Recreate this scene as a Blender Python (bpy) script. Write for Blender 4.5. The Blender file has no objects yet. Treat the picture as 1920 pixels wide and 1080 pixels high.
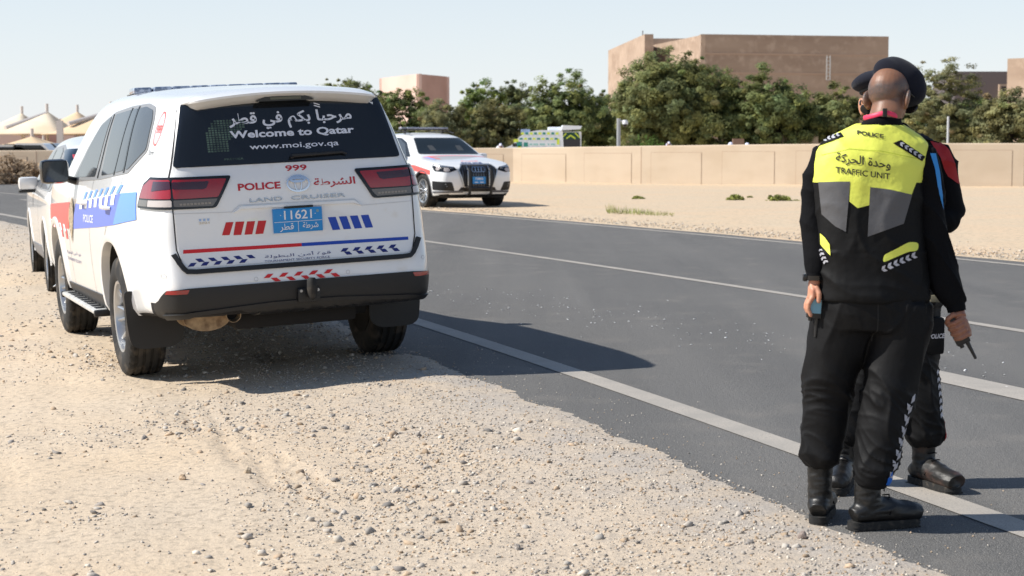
import bpy, bmesh, math, random
import numpy as np
from math import sin, cos, pi, radians, atan2, sqrt, hypot
from mathutils import Vector, Matrix, noise
from mathutils.bvhtree import BVHTree

random.seed(7)
rng = np.random.default_rng(7)
SC = bpy.context.scene
COL = SC.collection

# ------------------------------------------------------------------ camera
cam_d = bpy.data.cameras.new('camera')
cam_o = bpy.data.objects.new('camera', cam_d)
COL.objects.link(cam_o)
cam_o.location = (0, 0, 1.4575)
cam_o.rotation_euler = (radians(90) - 0.08303, 0, 0)
cam_d.sensor_width = 36.0
cam_d.lens = 36.0 * 3229.4 / 1920.0
cam_d.clip_start = 0.1
cam_d.clip_end = 6000
cam_d.dof.use_dof = True
cam_d.dof.focus_distance = 9.3
cam_d.dof.aperture_fstop = 6.3
SC.camera = cam_o

# ------------------------------------------------------------------ light
SUN_EL, SUN_AZ = 44.0, -96.0          # azimuth measured from +Y towards +X
w = bpy.data.worlds.new('World'); SC.world = w; w.use_nodes = True
wn = w.node_tree.nodes; bg = wn['Background']
sky = wn.new('ShaderNodeTexSky'); sky.sky_type = 'NISHITA'; sky.sun_disc = False
sky.sun_elevation = radians(SUN_EL); sky.sun_rotation = radians(SUN_AZ)
sky.altitude = 0; sky.air_density = 1.0; sky.dust_density = 0.0; sky.ozone_density = 1.6
# pale haze, thickest at the horizon all the way round
_L = w.node_tree.links
_tc = wn.new('ShaderNodeTexCoord'); _sp = wn.new('ShaderNodeSeparateXYZ'); _L.new(_tc.outputs['Generated'], _sp.inputs[0])
_m1 = wn.new('ShaderNodeMath'); _m1.operation = 'SUBTRACT'; _m1.use_clamp = True; _m1.inputs[0].default_value = 1.0; _L.new(_sp.outputs['Z'], _m1.inputs[1])
_m2 = wn.new('ShaderNodeMath'); _m2.operation = 'POWER'; _m2.inputs[1].default_value = 3.2; _L.new(_m1.outputs[0], _m2.inputs[0])
_m3 = wn.new('ShaderNodeMath'); _m3.operation = 'MULTIPLY'; _m3.inputs[1].default_value = .85; _L.new(_m2.outputs[0], _m3.inputs[0])
_mx = wn.new('ShaderNodeMix'); _mx.data_type = 'RGBA'; _L.new(_m3.outputs[0], _mx.inputs[0]); _L.new(sky.outputs[0], _mx.inputs[6])
_mx.inputs[7].default_value = (6.35, 6.65, 7.2, 1)
_L.new(_mx.outputs[2], bg.inputs[0])
bg.inputs[1].default_value = 0.09
sl = bpy.data.lights.new('sun', 'SUN'); so = bpy.data.objects.new('sun', sl); COL.objects.link(so)
sl.energy = 4.4; sl.angle = radians(0.6); sl.color = (1.0, 0.955, 0.88)
_az, _el = radians(SUN_AZ), radians(SUN_EL)
sd = Vector((sin(_az) * cos(_el), cos(_az) * cos(_el), sin(_el)))
so.rotation_euler = sd.to_track_quat('Z', 'Y').to_euler()
SC.view_settings.view_transform = 'Standard'; SC.view_settings.look = 'None'
SC.view_settings.gamma = 1.0; SC.view_settings.use_curve_mapping = False
SC.view_settings.exposure = 0.55

# ------------------------------------------------------------------ helpers
def lin(c):
    return tuple(((v / 12.92) if v <= 0.04045 else ((v + 0.055) / 1.055) ** 2.4) for v in c)

_M = {}
def mat(name, col=(.5, .5, .5), rough=.6, metal=0., coat=0., spec=.5, n=None, b=None, attr=None, sheen=0., alpha=None, emit=None, n2=None):
    """col linear. n=(scale, other colour, lo, hi[, (sx,sy,sz)]) mixes a second colour; b=(scale, strength, distance[, (sx,sy,sz)])"""
    if name in _M: return _M[name]
    m = bpy.data.materials.new(name); m.use_nodes = True
    nt = m.node_tree; N = nt.nodes; L = nt.links; p = N['Principled BSDF']
    p.inputs['Base Color'].default_value = (*col, 1)
    p.inputs['Roughness'].default_value = rough; p.inputs['Metallic'].default_value = metal
    p.inputs['Coat Weight'].default_value = coat; p.inputs['Coat Roughness'].default_value = .04
    p.inputs['Specular IOR Level'].default_value = spec
    p.inputs['Sheen Weight'].default_value = sheen
    if emit: p.inputs['Emission Color'].default_value = (*emit[0], 1); p.inputs['Emission Strength'].default_value = emit[1]
    tc = N.new('ShaderNodeTexCoord')
    def coord(sc):
        mp = N.new('ShaderNodeMapping'); L.new(tc.outputs['Object'], mp.inputs[0]); mp.inputs['Scale'].default_value = sc; return mp.outputs[0]
    def nz(scale, sc=(1, 1, 1), det=5):
        t = N.new('ShaderNodeTexNoise'); t.inputs['Scale'].default_value = scale; t.inputs['Detail'].default_value = det
        L.new(coord(sc), t.inputs['Vector']); return t.outputs['Fac']
    cur = None
    if attr:
        a = N.new('ShaderNodeAttribute'); a.attribute_name = attr; cur = a.outputs['Color']
        L.new(cur, p.inputs['Base Color'])
    for q in (n, n2):
        if not q: continue
        r = N.new('ShaderNodeMapRange'); r.inputs['From Min'].default_value = q[2]; r.inputs['From Max'].default_value = q[3]
        L.new(nz(q[0], q[4] if len(q) > 4 else (1, 1, 1)), r.inputs['Value'])
        mx = N.new('ShaderNodeMix'); mx.data_type = 'RGBA'
        L.new(r.outputs[0], mx.inputs[0])
        if cur is None: mx.inputs[6].default_value = (*col, 1)
        else: L.new(cur, mx.inputs[6])
        mx.inputs[7].default_value = (*q[1], 1)
        cur = mx.outputs[2]
        L.new(cur, p.inputs['Base Color'])
    if b:
        bs = b if isinstance(b, list) else [b]
        prev = None
        for q in bs:
            bp = N.new('ShaderNodeBump'); bp.inputs['Strength'].default_value = q[1]; bp.inputs['Distance'].default_value = q[2]
            L.new(nz(q[0], q[3] if len(q) > 3 else (1, 1, 1)), bp.inputs['Height'])
            if prev: L.new(prev, bp.inputs['Normal'])
            prev = bp.outputs[0]
        L.new(prev, p.inputs['Normal'])
    _M[name] = m
    return m

def mk(name, verts, faces, m=None, parent=None, smooth=False, fm=None, loc=None):
    me = bpy.data.meshes.new(name)
    me.from_pydata([tuple(v) for v in verts], [], [tuple(f) for f in faces])
    ms = m if isinstance(m, (list, tuple)) else ([m] if m else [])
    for q in ms: me.materials.append(q)
    if fm is not None: me.polygons.foreach_set('material_index', fm)
    if smooth: me.polygons.foreach_set('use_smooth', [True] * len(me.polygons))
    me.update()
    o = bpy.data.objects.new(name, me); COL.objects.link(o)
    if parent: o.parent = parent
    if loc: o.location = loc
    return o

def autosmooth(o, ang=35):
    me = o.data
    bm = bmesh.new(); bm.from_mesh(me)
    for e in bm.edges:
        e.smooth = not (len(e.link_faces) == 2 and e.calc_face_angle(0) > radians(ang))
    for f in bm.faces: f.smooth = True
    bm.to_mesh(me); bm.free()
    return o

class MB:
    """collects shapes into one mesh"""
    def __init__(s): s.v = []; s.f = []; s.m = []
    def add(s, v, f, m=0):
        o = len(s.v); s.v += [Vector(q) for q in v]; s.f += [tuple(i + o for i in q) for q in f]; s.m += [m] * len(f); return s
    def box(s, lo, hi, m=0, bev=0, mx=None):
        x0, y0, z0 = lo; x1, y1, z1 = hi
        if bev <= 0:
            v = [(x0,y0,z0),(x1,y0,z0),(x1,y1,z0),(x0,y1,z0),(x0,y0,z1),(x1,y0,z1),(x1,y1,z1),(x0,y1,z1)]
            f = [(0,3,2,1),(4,5,6,7),(0,1,5,4),(1,2,6,5),(2,3,7,6),(3,0,4,7)]
        else:
            bm = bmesh.new(); bmesh.ops.create_cube(bm, size=1)
            for q in bm.verts: q.co = Vector(((x0+x1)/2 + q.co.x*(x1-x0), (y0+y1)/2 + q.co.y*(y1-y0), (z0+z1)/2 + q.co.z*(z1-z0)))
            bmesh.ops.bevel(bm, geom=bm.edges[:], offset=bev, segments=2, affect='EDGES', profile=.6)
            bm.verts.index_update(); v = [q.co.copy() for q in bm.verts]; f = [[q.index for q in p.verts] for p in bm.faces]; bm.free()
        if mx is not None: v = [mx @ Vector(q) for q in v]
        return s.add(v, f, m)
    def tube(s, pts, rad, n=10, m=0, cap=True, ref=None):
        pts = [Vector(p) for p in pts]
        rad = rad if isinstance(rad, (list, tuple)) else [rad] * len(pts)
        v = []; f = []
        u = None
        for i, p in enumerate(pts):
            d = (pts[min(i+1, len(pts)-1)] - pts[max(i-1, 0)]).normalized()
            if u is None:
                u = Vector(ref) if ref else (Vector((1,0,0)) if abs(d.x) < .8 else Vector((0,1,0)))
            u = (u - d * u.dot(d)).normalized(); w_ = d.cross(u)
            r = rad[i]; a, b_ = (r if isinstance(r, tuple) else (r, r))
            for k in range(n):
                t = 2*pi*k/n; v.append(p + u*cos(t)*a + w_*sin(t)*b_)
        for i in range(len(pts)-1):
            for k in range(n):
                k2 = (k+1) % n; f.append((i*n+k, i*n+k2, (i+1)*n+k2, (i+1)*n+k))
        if cap:
            f.append(tuple(range(n))[::-1]); f.append(tuple((len(pts)-1)*n+k for k in range(n)))
        return s.add(v, f, m)
    def lathe(s, prof, axis='y', n=48, m=0, c=(0,0,0), closed=False):
        v = []; f = []
        L_ = len(prof)
        for k in range(n):
            t = 2*pi*k/n
            for (r, h) in prof:
                if axis == 'y': v.append((c[0]+r*cos(t), c[1]+h, c[2]+r*sin(t)))
                elif axis == 'z': v.append((c[0]+r*cos(t), c[1]+r*sin(t), c[2]+h))
                else: v.append((c[0]+h, c[1]+r*cos(t), c[2]+r*sin(t)))
        R_ = L_ if closed else L_-1
        for k in range(n):
            for i in range(R_):
                j = (i+1) % L_
                a = k*L_+i; b_ = k*L_+j; c2 = ((k+1) % n)*L_
                f.append((a, c2+i, c2+j, b_))
        return s.add(v, f, m)
    def ball(s, c, r, n=14, m=0, mx=None):
        rx, ry, rz = r if isinstance(r, tuple) else (r, r, r)
        v = []; f = []; h = max(6, n//2)
        for i in range(h+1):
            ph = pi*i/h
            for k in range(n):
                t = 2*pi*k/n; v.append(Vector((rx*sin(ph)*cos(t), ry*sin(ph)*sin(t), rz*cos(ph))))
        for i in range(h):
            for k in range(n):
                k2 = (k+1) % n; f.append((i*n+k, (i+1)*n+k, (i+1)*n+k2, i*n+k2))
        if mx is not None: v = [mx @ q for q in v]
        return s.add([q + Vector(c) for q in v], f, m)
    def prism(s, poly, axis, a, b_, m=0):
        """poly 2-D; axis x:(y,z) y:(x,z) z:(x,y)"""
        def P(q, t):
            return (t, q[0], q[1]) if axis == 'x' else ((q[0], t, q[1]) if axis == 'y' else (q[0], q[1], t))
        n = len(poly)
        v = [P(q, a) for q in poly] + [P(q, b_) for q in poly]
        f = [tuple(range(n))[::-1], tuple(range(n, 2*n))] + [(i, (i+1) % n, n+(i+1) % n, n+i) for i in range(n)]
        return s.add(v, f, m)
    def build(s, name, m=None, parent=None, smooth=None, merge=False, fixn=True):
        o = mk(name, s.v, s.f, m, parent, False, s.m)
        if fixn or merge:
            bm = bmesh.new(); bm.from_mesh(o.data)
            if merge: bmesh.ops.remove_doubles(bm, verts=bm.verts[:], dist=1e-5)
            if fixn: bmesh.ops.recalc_face_normals(bm, faces=bm.faces[:])
            bm.to_mesh(o.data); bm.free()
        if smooth is not None: autosmooth(o, smooth)
        return o

def tag(o, label=None, cat=None, group=None, kind=None):
    if label: o['label'] = label
    if cat: o['category'] = cat
    if group: o['group'] = group
    if kind: o['kind'] = kind
    return o

def empty(name, loc=(0, 0, 0), M3=None, label=None, cat=None, group=None):
    o = bpy.data.objects.new(name, None); COL.objects.link(o); o.empty_display_size = .2
    if M3 is not None: o.matrix_world = Matrix.Translation(Vector(loc)) @ M3.to_4x4()
    else: o.location = loc
    return tag(o, label, cat, group)

def evald(o):
    dg = bpy.context.evaluated_depsgraph_get(); dg.update()
    return bpy.data.meshes.new_from_object(o.evaluated_get(dg), depsgraph=dg)

def bake(o):
    me = evald(o); o.modifiers.clear(); old = o.data; o.data = me; bpy.data.meshes.remove(old); return o

def bvh_of(me):
    return BVHTree.FromPolygons([v.co.copy() for v in me.vertices], [tuple(p.vertices) for p in me.polygons])

# --- text as flat triangles --------------------------------------------------
_AR = {'ا':(0xFE8D,2),'ب':(0xFE8F,4),'ة':(0xFE93,2),'ح':(0xFEA1,4),'د':(0xFEA9,2),'ر':(0xFEAD,2),'ش':(0xFEB5,4),
       'ط':(0xFEC1,4),'ف':(0xFED1,4),'ق':(0xFED5,4),'ك':(0xFED9,4),'ل':(0xFEDD,4),'م':(0xFEE1,4),'ن':(0xFEE5,4),
       'و':(0xFEED,2),'ي':(0xFEF1,4),'أ':(0xFE83,2)}
def arabic(s):
    out = []
    for i, ch in enumerate(s):
        if ch not in _AR: out.append(ch); continue
        base, nf = _AR[ch]
        prev = i > 0 and s[i-1] in _AR and _AR[s[i-1]][1] == 4
        nxt = i < len(s)-1 and s[i+1] in _AR and nf == 4
        k = 0 if not prev and not nxt else 1 if prev and not nxt else 2 if nxt and not prev else 3
        out.append(chr(base+k))
    return ''.join(out[::-1])

_TX = {}
def text2d(s, bold=.0):
    key = (s, bold)
    if key not in _TX:
        c = bpy.data.curves.new('t', 'FONT'); c.body = s; c.resolution_u = 3; c.offset = bold
        o = bpy.data.objects.new('t', c); COL.objects.link(o)
        me = evald(o)
        v = [(q.co.x, q.co.y) for q in me.vertices]; f = [tuple(p.vertices) for p in me.polygons]
        bpy.data.objects.remove(o); bpy.data.curves.remove(c); bpy.data.meshes.remove(me)
        xs = [a for a, _ in v]; ys = [b for _, b in v]
        x0, x1, y0, y1 = min(xs), max(xs), min(ys), max(ys)
        _TX[key] = ([((a-x0)/(x1-x0), (b-y0)/(y1-y0)) for a, b in v], f, (x1-x0)/(y1-y0))
    return _TX[key]
def textbox(s, bl, br, tl, bold=.0, slant=0):
    """2-D text filling the box with corners bottom-left, bottom-right, top-left (any 2-D frame)"""
    v, f, _ = text2d(s, bold)
    bl, br, tl = Vector(bl), Vector(br), Vector(tl)
    return [tuple(bl + (br-bl)*(a + slant*b) + (tl-bl)*b) for a, b in v], f

def polys(*ps):
    v = []; f = []
    for p in ps:
        f.append(tuple(range(len(v), len(v)+len(p)))); v += list(p)
    return v, f
def quad4(a, b, c, d): return [a, b, c, d]
def ringpoly(c, rx, ry, t, n=32, ang=(0, 2*pi), rot=0):
    v = []; f = []
    for k in range(n+1):
        a = ang[0] + (ang[1]-ang[0])*k/n
        for r in (1, 1 - t):
            x, y = rx*r*cos(a), ry*(1-(1-r)*rx/ry)*sin(a)
            v.append((c[0]+x*cos(rot)-y*sin(rot), c[1]+x*sin(rot)+y*cos(rot)))
    for k in range(n): f.append((2*k, 2*k+1, 2*k+3, 2*k+2))
    return v, f
def rrect(x0, x1, z0, z1, r, n=4):
    p = []
    for cx, cy, a0 in ((x1-r, z1-r, 0), (x0+r, z1-r, pi/2), (x0+r, z0+r, pi), (x1-r, z0+r, 1.5*pi)):
        for i in range(n+1):
            a = a0 + pi/2*i/n; p.append((cx+r*cos(a), cy+r*sin(a)))
    return p
def roundpoly(P, r=.02, n=3):
    out = []; L_ = len(P)
    for i in range(L_):
        a, b, c = Vector(P[i-1]), Vector(P[i]), Vector(P[(i+1) % L_])
        ra = min(r, (a-b).length*.4); rc = min(r, (c-b).length*.4)
        p0 = b + (a-b).normalized()*ra; p1 = b + (c-b).normalized()*rc
        for k in range(n+1):
            t = k/n; out.append(tuple(p0*(1-t)**2 + b*2*t*(1-t) + p1*t*t))
    return out

# projection frames: 2-D point -> ray origin, ray direction
def PR(p): return Vector((-4, p[0], p[1])), Vector((1, 0, 0))            # seen from behind (y, z)
def PF(p): return Vector((8, p[0], p[1])), Vector((-1, 0, 0))            # seen from the front
def PS(p): return Vector((p[0], 3, p[1])), Vector((0, -1, 0))            # left side (x, z)
def PSR(p): return Vector((p[0], -3, p[1])), Vector((0, 1, 0))           # right side
def PT(p): return Vector((p[0], p[1], 5)), Vector((0, 0, -1))            # from above (x, y)

def wrapv(bv, v2, f2, proj, off, res=.05, skirt=0.):
    """flat shape pressed on to a surface: returns verts, faces"""
    bm = bmesh.new()
    vs = [bm.verts.new((a, b, 0)) for a, b in v2]
    for q in f2:
        try: bm.faces.new([vs[i] for i in q])
        except ValueError: pass
    bmesh.ops.triangulate(bm, faces=bm.faces[:])
    for _ in range(7):
        es = [e for e in bm.edges if e.calc_length() > res]
        if not es: break
        bmesh.ops.subdivide_edges(bm, edges=es, cuts=1)
        bmesh.ops.triangulate(bm, faces=[q for q in bm.faces if len(q.verts) > 3])
    bm.verts.index_update()
    pos = []; nor = []
    for q in bm.verts:
        o, d = proj((q.co.x, q.co.y))
        hit, nn, idx, dist = bv.ray_cast(o, d)
        if hit is None:
            hit, nn, idx, dist = bv.find_nearest(o + d * 3.2)
        if nn.dot(d) > 0: nn = -nn
        nn = nn.normalized()
        pos.append(hit + nn*off); nor.append(nn)
    faces = [tuple(x.index for x in q.verts) for q in bm.faces]
    bnd = [(e.verts[0].index, e.verts[1].index) for e in bm.edges if e.is_boundary]
    bm.free()
    if faces:
        # orient outwards
        out = []
        for q in faces:
            a, b, c = (pos[i] for i in q)
            out.append(q if (b-a).cross(c-a).dot(nor[q[0]]) >= 0 else q[::-1])
        faces = out
    if skirt > 0:
        base = len(pos); mp = {}
        for a, b in bnd:
            for i in (a, b):
                if i not in mp: mp[i] = len(pos); pos.append(pos[i] - nor[i]*skirt)
            faces.append((a, b, mp[b], mp[a]))
    return pos, faces

def patch(name, bv, vf, proj, off, m, parent, res=.05, skirt=0., smooth=True):
    v, f = wrapv(bv, vf[0], vf[1], proj, off, res, skirt)
    o = mk(name, v, f, m, parent)
    if smooth: autosmooth(o, 40)
    return o
# ------------------------------------------------------------------ materials
CM = Vector
white_paint = mat('white_paint', (.80, .80, .79), .32, coat=1.0, n=(7, (.68, .62, .53), .62, .95), b=(3.0, .02, .02))
m_glass = mat('tinted_glass', (.010, .012, .015), .03, spec=.55)
m_sideglass = mat('side_glass', (.045, .050, .054), .07, spec=1.0)
m_black = mat('black_plastic', (.0085, .0085, .009), .5, b=(300, .15, .002))
m_blackg = mat('black_gloss', (.008, .008, .009), .18)
m_rubber = mat('rubber', (.010, .0098, .0095), .8, n=(9, (.10, .08, .06), .5, .8))
m_chrome = mat('chrome', (.75, .76, .78), .12, metal=1.)
m_silver = mat('silver_metal', (.55, .56, .57), .3, metal=.9)
m_alu = mat('brushed_step', (.62, .62, .60), .45, metal=.35, n=(30, (.42, .39, .34), .5, .7))
m_red = mat('decal_red', lin((.80, .07, .10)), .35)
m_redl = mat('decal_fluor_red', lin((.96, .36, .34)), .4)
m_blue = mat('decal_blue', lin((.05, .25, .66)), .35)
m_bluel = mat('decal_light_blue', lin((.42, .60, .93)), .4)
m_bluem = mat('decal_mid_blue', lin((.40, .47, .80)), .4)
m_navy = mat('decal_navy', lin((.07, .12, .42)), .4)
m_darkred = mat('decal_dark_red', lin((.72, .10, .16)), .4)
m_dwhite = mat('decal_white', (.78, .78, .80), .45)
m_gold = mat('emblem_gold', lin((.72, .66, .55)), .45, n=(60, lin((.45, .38, .3)), .45, .6))
m_plate = mat('plate_blue', lin((.12, .53, .80)), .4)
m_lamp_r = mat('lamp_red', lin((.58, .02, .05)), .12, coat=1, b=(90, .12, .004, (.2, 1, 6)))
m_lamp_d = mat('lamp_dark_red', lin((.22, .03, .07)), .1, coat=1)
m_lamp_w = mat('lamp_smoke', lin((.36, .33, .30)), .12, coat=1, b=(120, .3, .004))
m_lamp_c = mat('lamp_clear', lin((.72, .68, .66)), .08, coat=1, b=(60, .4, .006))
m_seam = mat('panel_line', (.02, .02, .022), .9)
m_rust = mat('heat_stained_steel', lin((.66, .57, .45)), .5, metal=.55, n=(14, lin((.34, .25, .18)), .4, .7))
m_under = mat('underbody', (.012, .011, .011), .9)

# ------------------------------------------------------------------ car bodies
def body_mesh(P, ni=1):
    """lofted closed body. P: dict with half width table yz, roof table top, tail, nose, width wf, belt"""
    zt, yt = zip(*P['yz']); TX, TZ = zip(*P['top'])
    tz, tx = zip(*P['tail']); nz_, nx = zip(*P['nose']); wx, wv = zip(*P['wf'])
    belt = P['belt']; bx, bz = zip(*P['zb'])
    lowf = P.get('lowf', [0, 0, .025, .10, .22, .36, .50, .63, .76, .88, .95, 1.0])
    def section(x, zcap=0., wmul=1., low=0.):
        top = float(np.interp(x, TX, TZ)) - zcap
        wm = float(np.interp(x, wx, wv))*wmul
        b_ = min(belt, top - .055); zb = float(np.interp(x, bx, bz))
        pts = []
        for i, fz in enumerate(lowf):
            z = zb + low + (b_ - zb - low)*fz
            y = float(np.interp(z, zt, yt))*wm
            if i == 0: y = 0
            if i == 1: y *= .86
            pts.append((y, z))
        edge = top - P.get('drop', .085)*min(1, .55 + max(0, top-belt)*2)
        edge = max(edge, b_ + .012)
        for fz in (.28, .58, .85, 1.0):
            z = b_ + (edge - b_)*fz
            pts.append((float(np.interp(z, zt, yt))*wm, z))
        ye = pts[-1][0]; cr = top - edge
        for fy, fc in ((.90, .52), (.72, .78), (.45, .94), (0, 1.)):
            pts.append((ye*fy, edge + cr*fc))
        return pts
    rings = []
    ztop0 = float(np.interp(P['xr'], TX, TZ))
    def tail_ring(d, wm, zc, ys=1., low=0.):
        base = section(P['xr'] + d, zc, 1., low)
        out = []
        for y, z in base:
            x = float(np.interp(z, tz, tx)) + d
            w2 = wm if z > .80 else min(1., wm + P.get('bsq', .07)*(min(1, (.80 - z)/.08)))
            out.append((x, y*w2*ys, z))
        return out
    def nose_ring(d, wm, zc, ys=1., low=0.):
        base = section(P['xf'] - d, zc, 1., low)
        return [(float(np.interp(z, nz_, nx)) - d, y*wm*ys, z) for y, z in base]
    for ys in (0, .3, .6, .85): rings.append(tail_ring(0, P['rw'][0], .015, ys, P.get('rlow', .06)))
    for d, wm, zc, lw in ((.0, P['rw'][0], .012, .06), (.035, P['rw'][1], .006, .04), (.09, P['rw'][2], .0, .02), (.20, P['rw'][3], 0, 0)):
        rings.append(tail_ring(d, wm, zc, 1., lw*P.get('rlow', .06)/.06))
    for x in P['xs']:
        rings.append([(x + (float(np.interp(z, tz, tx)) - min(tx))*max(0, 1 - (x - P['xs'][0])/.8)*.8 if x < P['xs'][0]+.8 else x, y, z) for y, z in section(x)])
    for d, wm, zc, lw in ((.22, P['fw'][3], 0, 0), (.10, P['fw'][2], .008, .02), (.04, P['fw'][1], .02, .03), (.0, P['fw'][0], .035, .04)):
        rings.append(nose_ring(d, wm, zc, 1., lw))
    for ys in (.85, .6, .3, 0): rings.append(nose_ring(0, P['fw'][0], .035, ys, .04))
    n = len(rings[0]); v = []; f = []
    for side in (1, -1):
        o = len(v)
        for r in rings: v += [(x, y*side, z) for x, y, z in r]
        for i in range(len(rings)-1):
            for k in range(n-1):
                a = o+i*n+k; q = (a, a+1, a+n+1, a+n)
                f.append(q if side == 1 else q[::-1])
    # bottom and roof centre lines coincide (y = 0): merged below
    o = mk('body', v, f)
    bm = bmesh.new(); bm.from_mesh(o.data)
    bmesh.ops.remove_doubles(bm, verts=bm.verts[:], dist=1e-4)
    bmesh.ops.dissolve_degenerate(bm, edges=bm.edges[:], dist=1e-4)
    bmesh.ops.recalc_face_normals(bm, faces=bm.faces[:])
    bm.to_mesh(o.data); bm.free()
    s = o.modifiers.new('s', 'SUBSURF'); s.levels = s.render_levels = 2
    bake(o)
    return o

def cut_arches(o, axles, r, zc, ywid, depth=.36):
    mb = MB()
    for x in axles:
        for sg in (1, -1):
            n = 40; pts = []
            for k in range(n):
                a = 2*pi*k/n
                px = x + r*cos(a)*(1.0 + .05*abs(sin(2*a))); pz = zc + r*sin(a)*(1.0 + .03*abs(sin(2*a)))
                pts.append((px, pz))
            y0, y1 = (ywid - depth, ywid + .3) if sg > 0 else (-ywid - .3, -ywid + depth)
            mb.prism(pts, 'y', y0, y1)
    c = mb.build('cut', None)
    b = o.modifiers.new('b', 'BOOLEAN'); b.operation = 'DIFFERENCE'; b.object = c; b.solver = 'EXACT'
    bake(o)
    bpy.data.objects.remove(c)
    # liner faces become their own mesh
    me = o.data; bm = bmesh.new(); bm.from_mesh(me)
    lin_f = []
    for f in bm.faces:
        cc = f.calc_center_median()
        if abs(cc.y) > ywid - depth - .01:
            for x in axles:
                rr = hypot((cc.x-x), (cc.z-zc))
                n_ = f.normal
                if rr < r*1.10 and ((abs(n_.y) < .55 and ((cc.x-x)*n_.x + (cc.z-zc)*n_.z) < -.3*r and rr > r*.80) or abs(abs(cc.y) - (ywid-depth)) < .006):
                    lin_f.append(f); break
    vs = []; fs = []
    for f in lin_f:
        fs.append(tuple(range(len(vs), len(vs)+len(f.verts)))); vs += [q.co.copy() for q in f.verts]
    bmesh.ops.delete(bm, geom=lin_f, context='FACES')
    for f in bm.faces: f.smooth = True
    for e in bm.edges: e.smooth = not (len(e.link_faces) == 2 and e.calc_face_angle(0) > radians(40))
    bm.to_mesh(me); bm.free()
    return vs, fs

def arch_lip(bv, x, zc, r, side, w_=.055, out=.02, a0=-18, a1=198, sx=1.04):
    v = []; f = []; n = 34
    P_ = PS if side > 0 else PSR
    for k in range(n+1):
        a = radians(a0 + (a1-a0)*k/n)
        ex = (1.0 + .05*abs(sin(2*a)))
        row = []
        for rr, off in ((r+w_, .000), (r+w_*.75, out*.8), (r+w_*.2, out), (r-.006, out*.6), (r-.006, -.045)):
            px = x + rr*cos(a)*ex; pz = zc + rr*sin(a)*(1+.03*abs(sin(2*a)))
            o_, d_ = P_((px, max(pz, .36)))
            h, nn, i_, ds = bv.ray_cast(o_, d_)
            if h is None: h = Vector((px, side*.95, pz))
            row.append((px, h.y + side*off, pz))
        v += row
    for k in range(n):
        for i in range(4):
            q = (k*5+i, k*5+i+1, (k+1)*5+i+1, (k+1)*5+i)
            f.append(q)
    return v, f

def wheel(parent, x, y, side, R=.40, wid=.265, rim=.235, m_rim=None, spokes=6, z=None, steer=0, lod=False):
    """wheel is a part; tyre and rim are its sub-parts (the part itself is the hub)"""
    z = R if z is None else z
    m_rim = m_rim or m_silver
    hub = MB().lathe([(0.0, .030), (.032, .030), (.045, .018), (.05, -.01), (.16, -.04), (.17, -.08), (0, -.08)], 'y', 24)
    h = hub.build('wheel', m_rim, parent, smooth=40)
    mx = Matrix.Translation((x, y, z)) @ Matrix.Rotation(steer, 4, 'Z') @ (Matrix.Rotation(0 if side > 0 else pi, 4, 'Z'))
    h.matrix_local = mx
    hw = wid/2; g = .010
    prof = [(rim, hw*.80), (rim+.02, hw*.93), (rim+.06, hw*1.0), (rim+.105, hw*.97), (R-.022, hw*.88), (R-.006, hw*.78)]
    # tread with four grooves
    t = []
    for c0 in (.56, .19, -.19, -.56):
        t += [(R-.001, hw*(c0+.08)), (R-g, hw*(c0+.06)), (R-g, hw*(c0-.06)), (R-.001, hw*(c0-.08))]
    prof += [(R-.001, hw*.70)] + t + [(R-.001, -hw*.70)]
    prof += [(R-.006, -hw*.78), (R-.022, -hw*.88), (rim+.105, -hw*.97), (rim+.05, -hw*1.0), (rim, -hw*.85), (rim-.01, 0)]
    ty = MB().lathe(prof, 'y', 36 if lod else 132, closed=True)
    if not lod:
        L_ = len(prof)
        for k in range(132):
            if k % 4 == 0:                       # shoulder slots and sipes
                for i in list(range(5, 9)) + list(range(21, 26)) + list(range(9, 21, 4)):
                    p = ty.v[k*L_+i]; q = Vector((p.x, 0, p.z))*(1-.020); ty.v[k*L_+i] = Vector((q.x, p.y, q.z))
    to = ty.build('tyre', m_rubber, h, smooth=30)
    rm = MB()
    rm.lathe([(rim+.012, hw*.80), (rim+.004, hw*.88), (rim-.014, hw*.84), (rim-.022, hw*.55), (rim-.03, -hw*.55), (rim+.0, -hw*.60)], 'y', 48)
    for s_ in range(spokes):
        for dd in (-.11, .11):
            a = 2*pi*s_/spokes
            a1, a2 = a + dd*1.0, a + dd*1.9
            p0 = Vector((cos(a1)*.05, hw*.30, sin(a1)*.05)); p1 = Vector((cos(a2)*.15, hw*.42, sin(a2)*.15)); p2 = Vector((cos(a2)*(rim-.012), hw*.62, sin(a2)*(rim-.012)))
            rm.tube([p0, p1, p2], [(.016, .015), (.014, .013), (.018, .012)], 8)
    rm.lathe([(0, hw*.52), (.035, hw*.52), (.042, hw*.45), (.068, hw*.36), (.07, hw*.1), (0, hw*.1)], 'y', 24)
    if m_rim is m_silver or True:
        rm.build('rim', m_rim, h, smooth=35)
    bd = MB().lathe([(.0, -.03), (.17, -.03), (.17, -.05), (0, -.05)], 'y', 24).lathe([(0, -hw*.70), (rim+.008, -hw*.80), (rim+.012, -hw*.92), (rim-.004, -hw*.86), (0, -hw*.84)], 'y', 40); bd.build('brake_disc', m_under, h, smooth=30)
    return h

def gapline(bv, pts, proj, wd=.006, off=.0012, closed=False):
    """thin panel gap strip following pts"""
    pts = [Vector(p) for p in pts]; v = []; f = []
    n = len(pts)
    for i, p in enumerate(pts):
        a = pts[max(i-1, 0)]; b = pts[min(i+1, n-1)]
        d = (b-a).normalized(); q = Vector((-d.y, d.x))*wd/2
        v += [tuple(p+q), tuple(p-q)]
    for i in range(n-1): f.append((2*i, 2*i+1, 2*i+3, 2*i+2))
    return v, f

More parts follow.
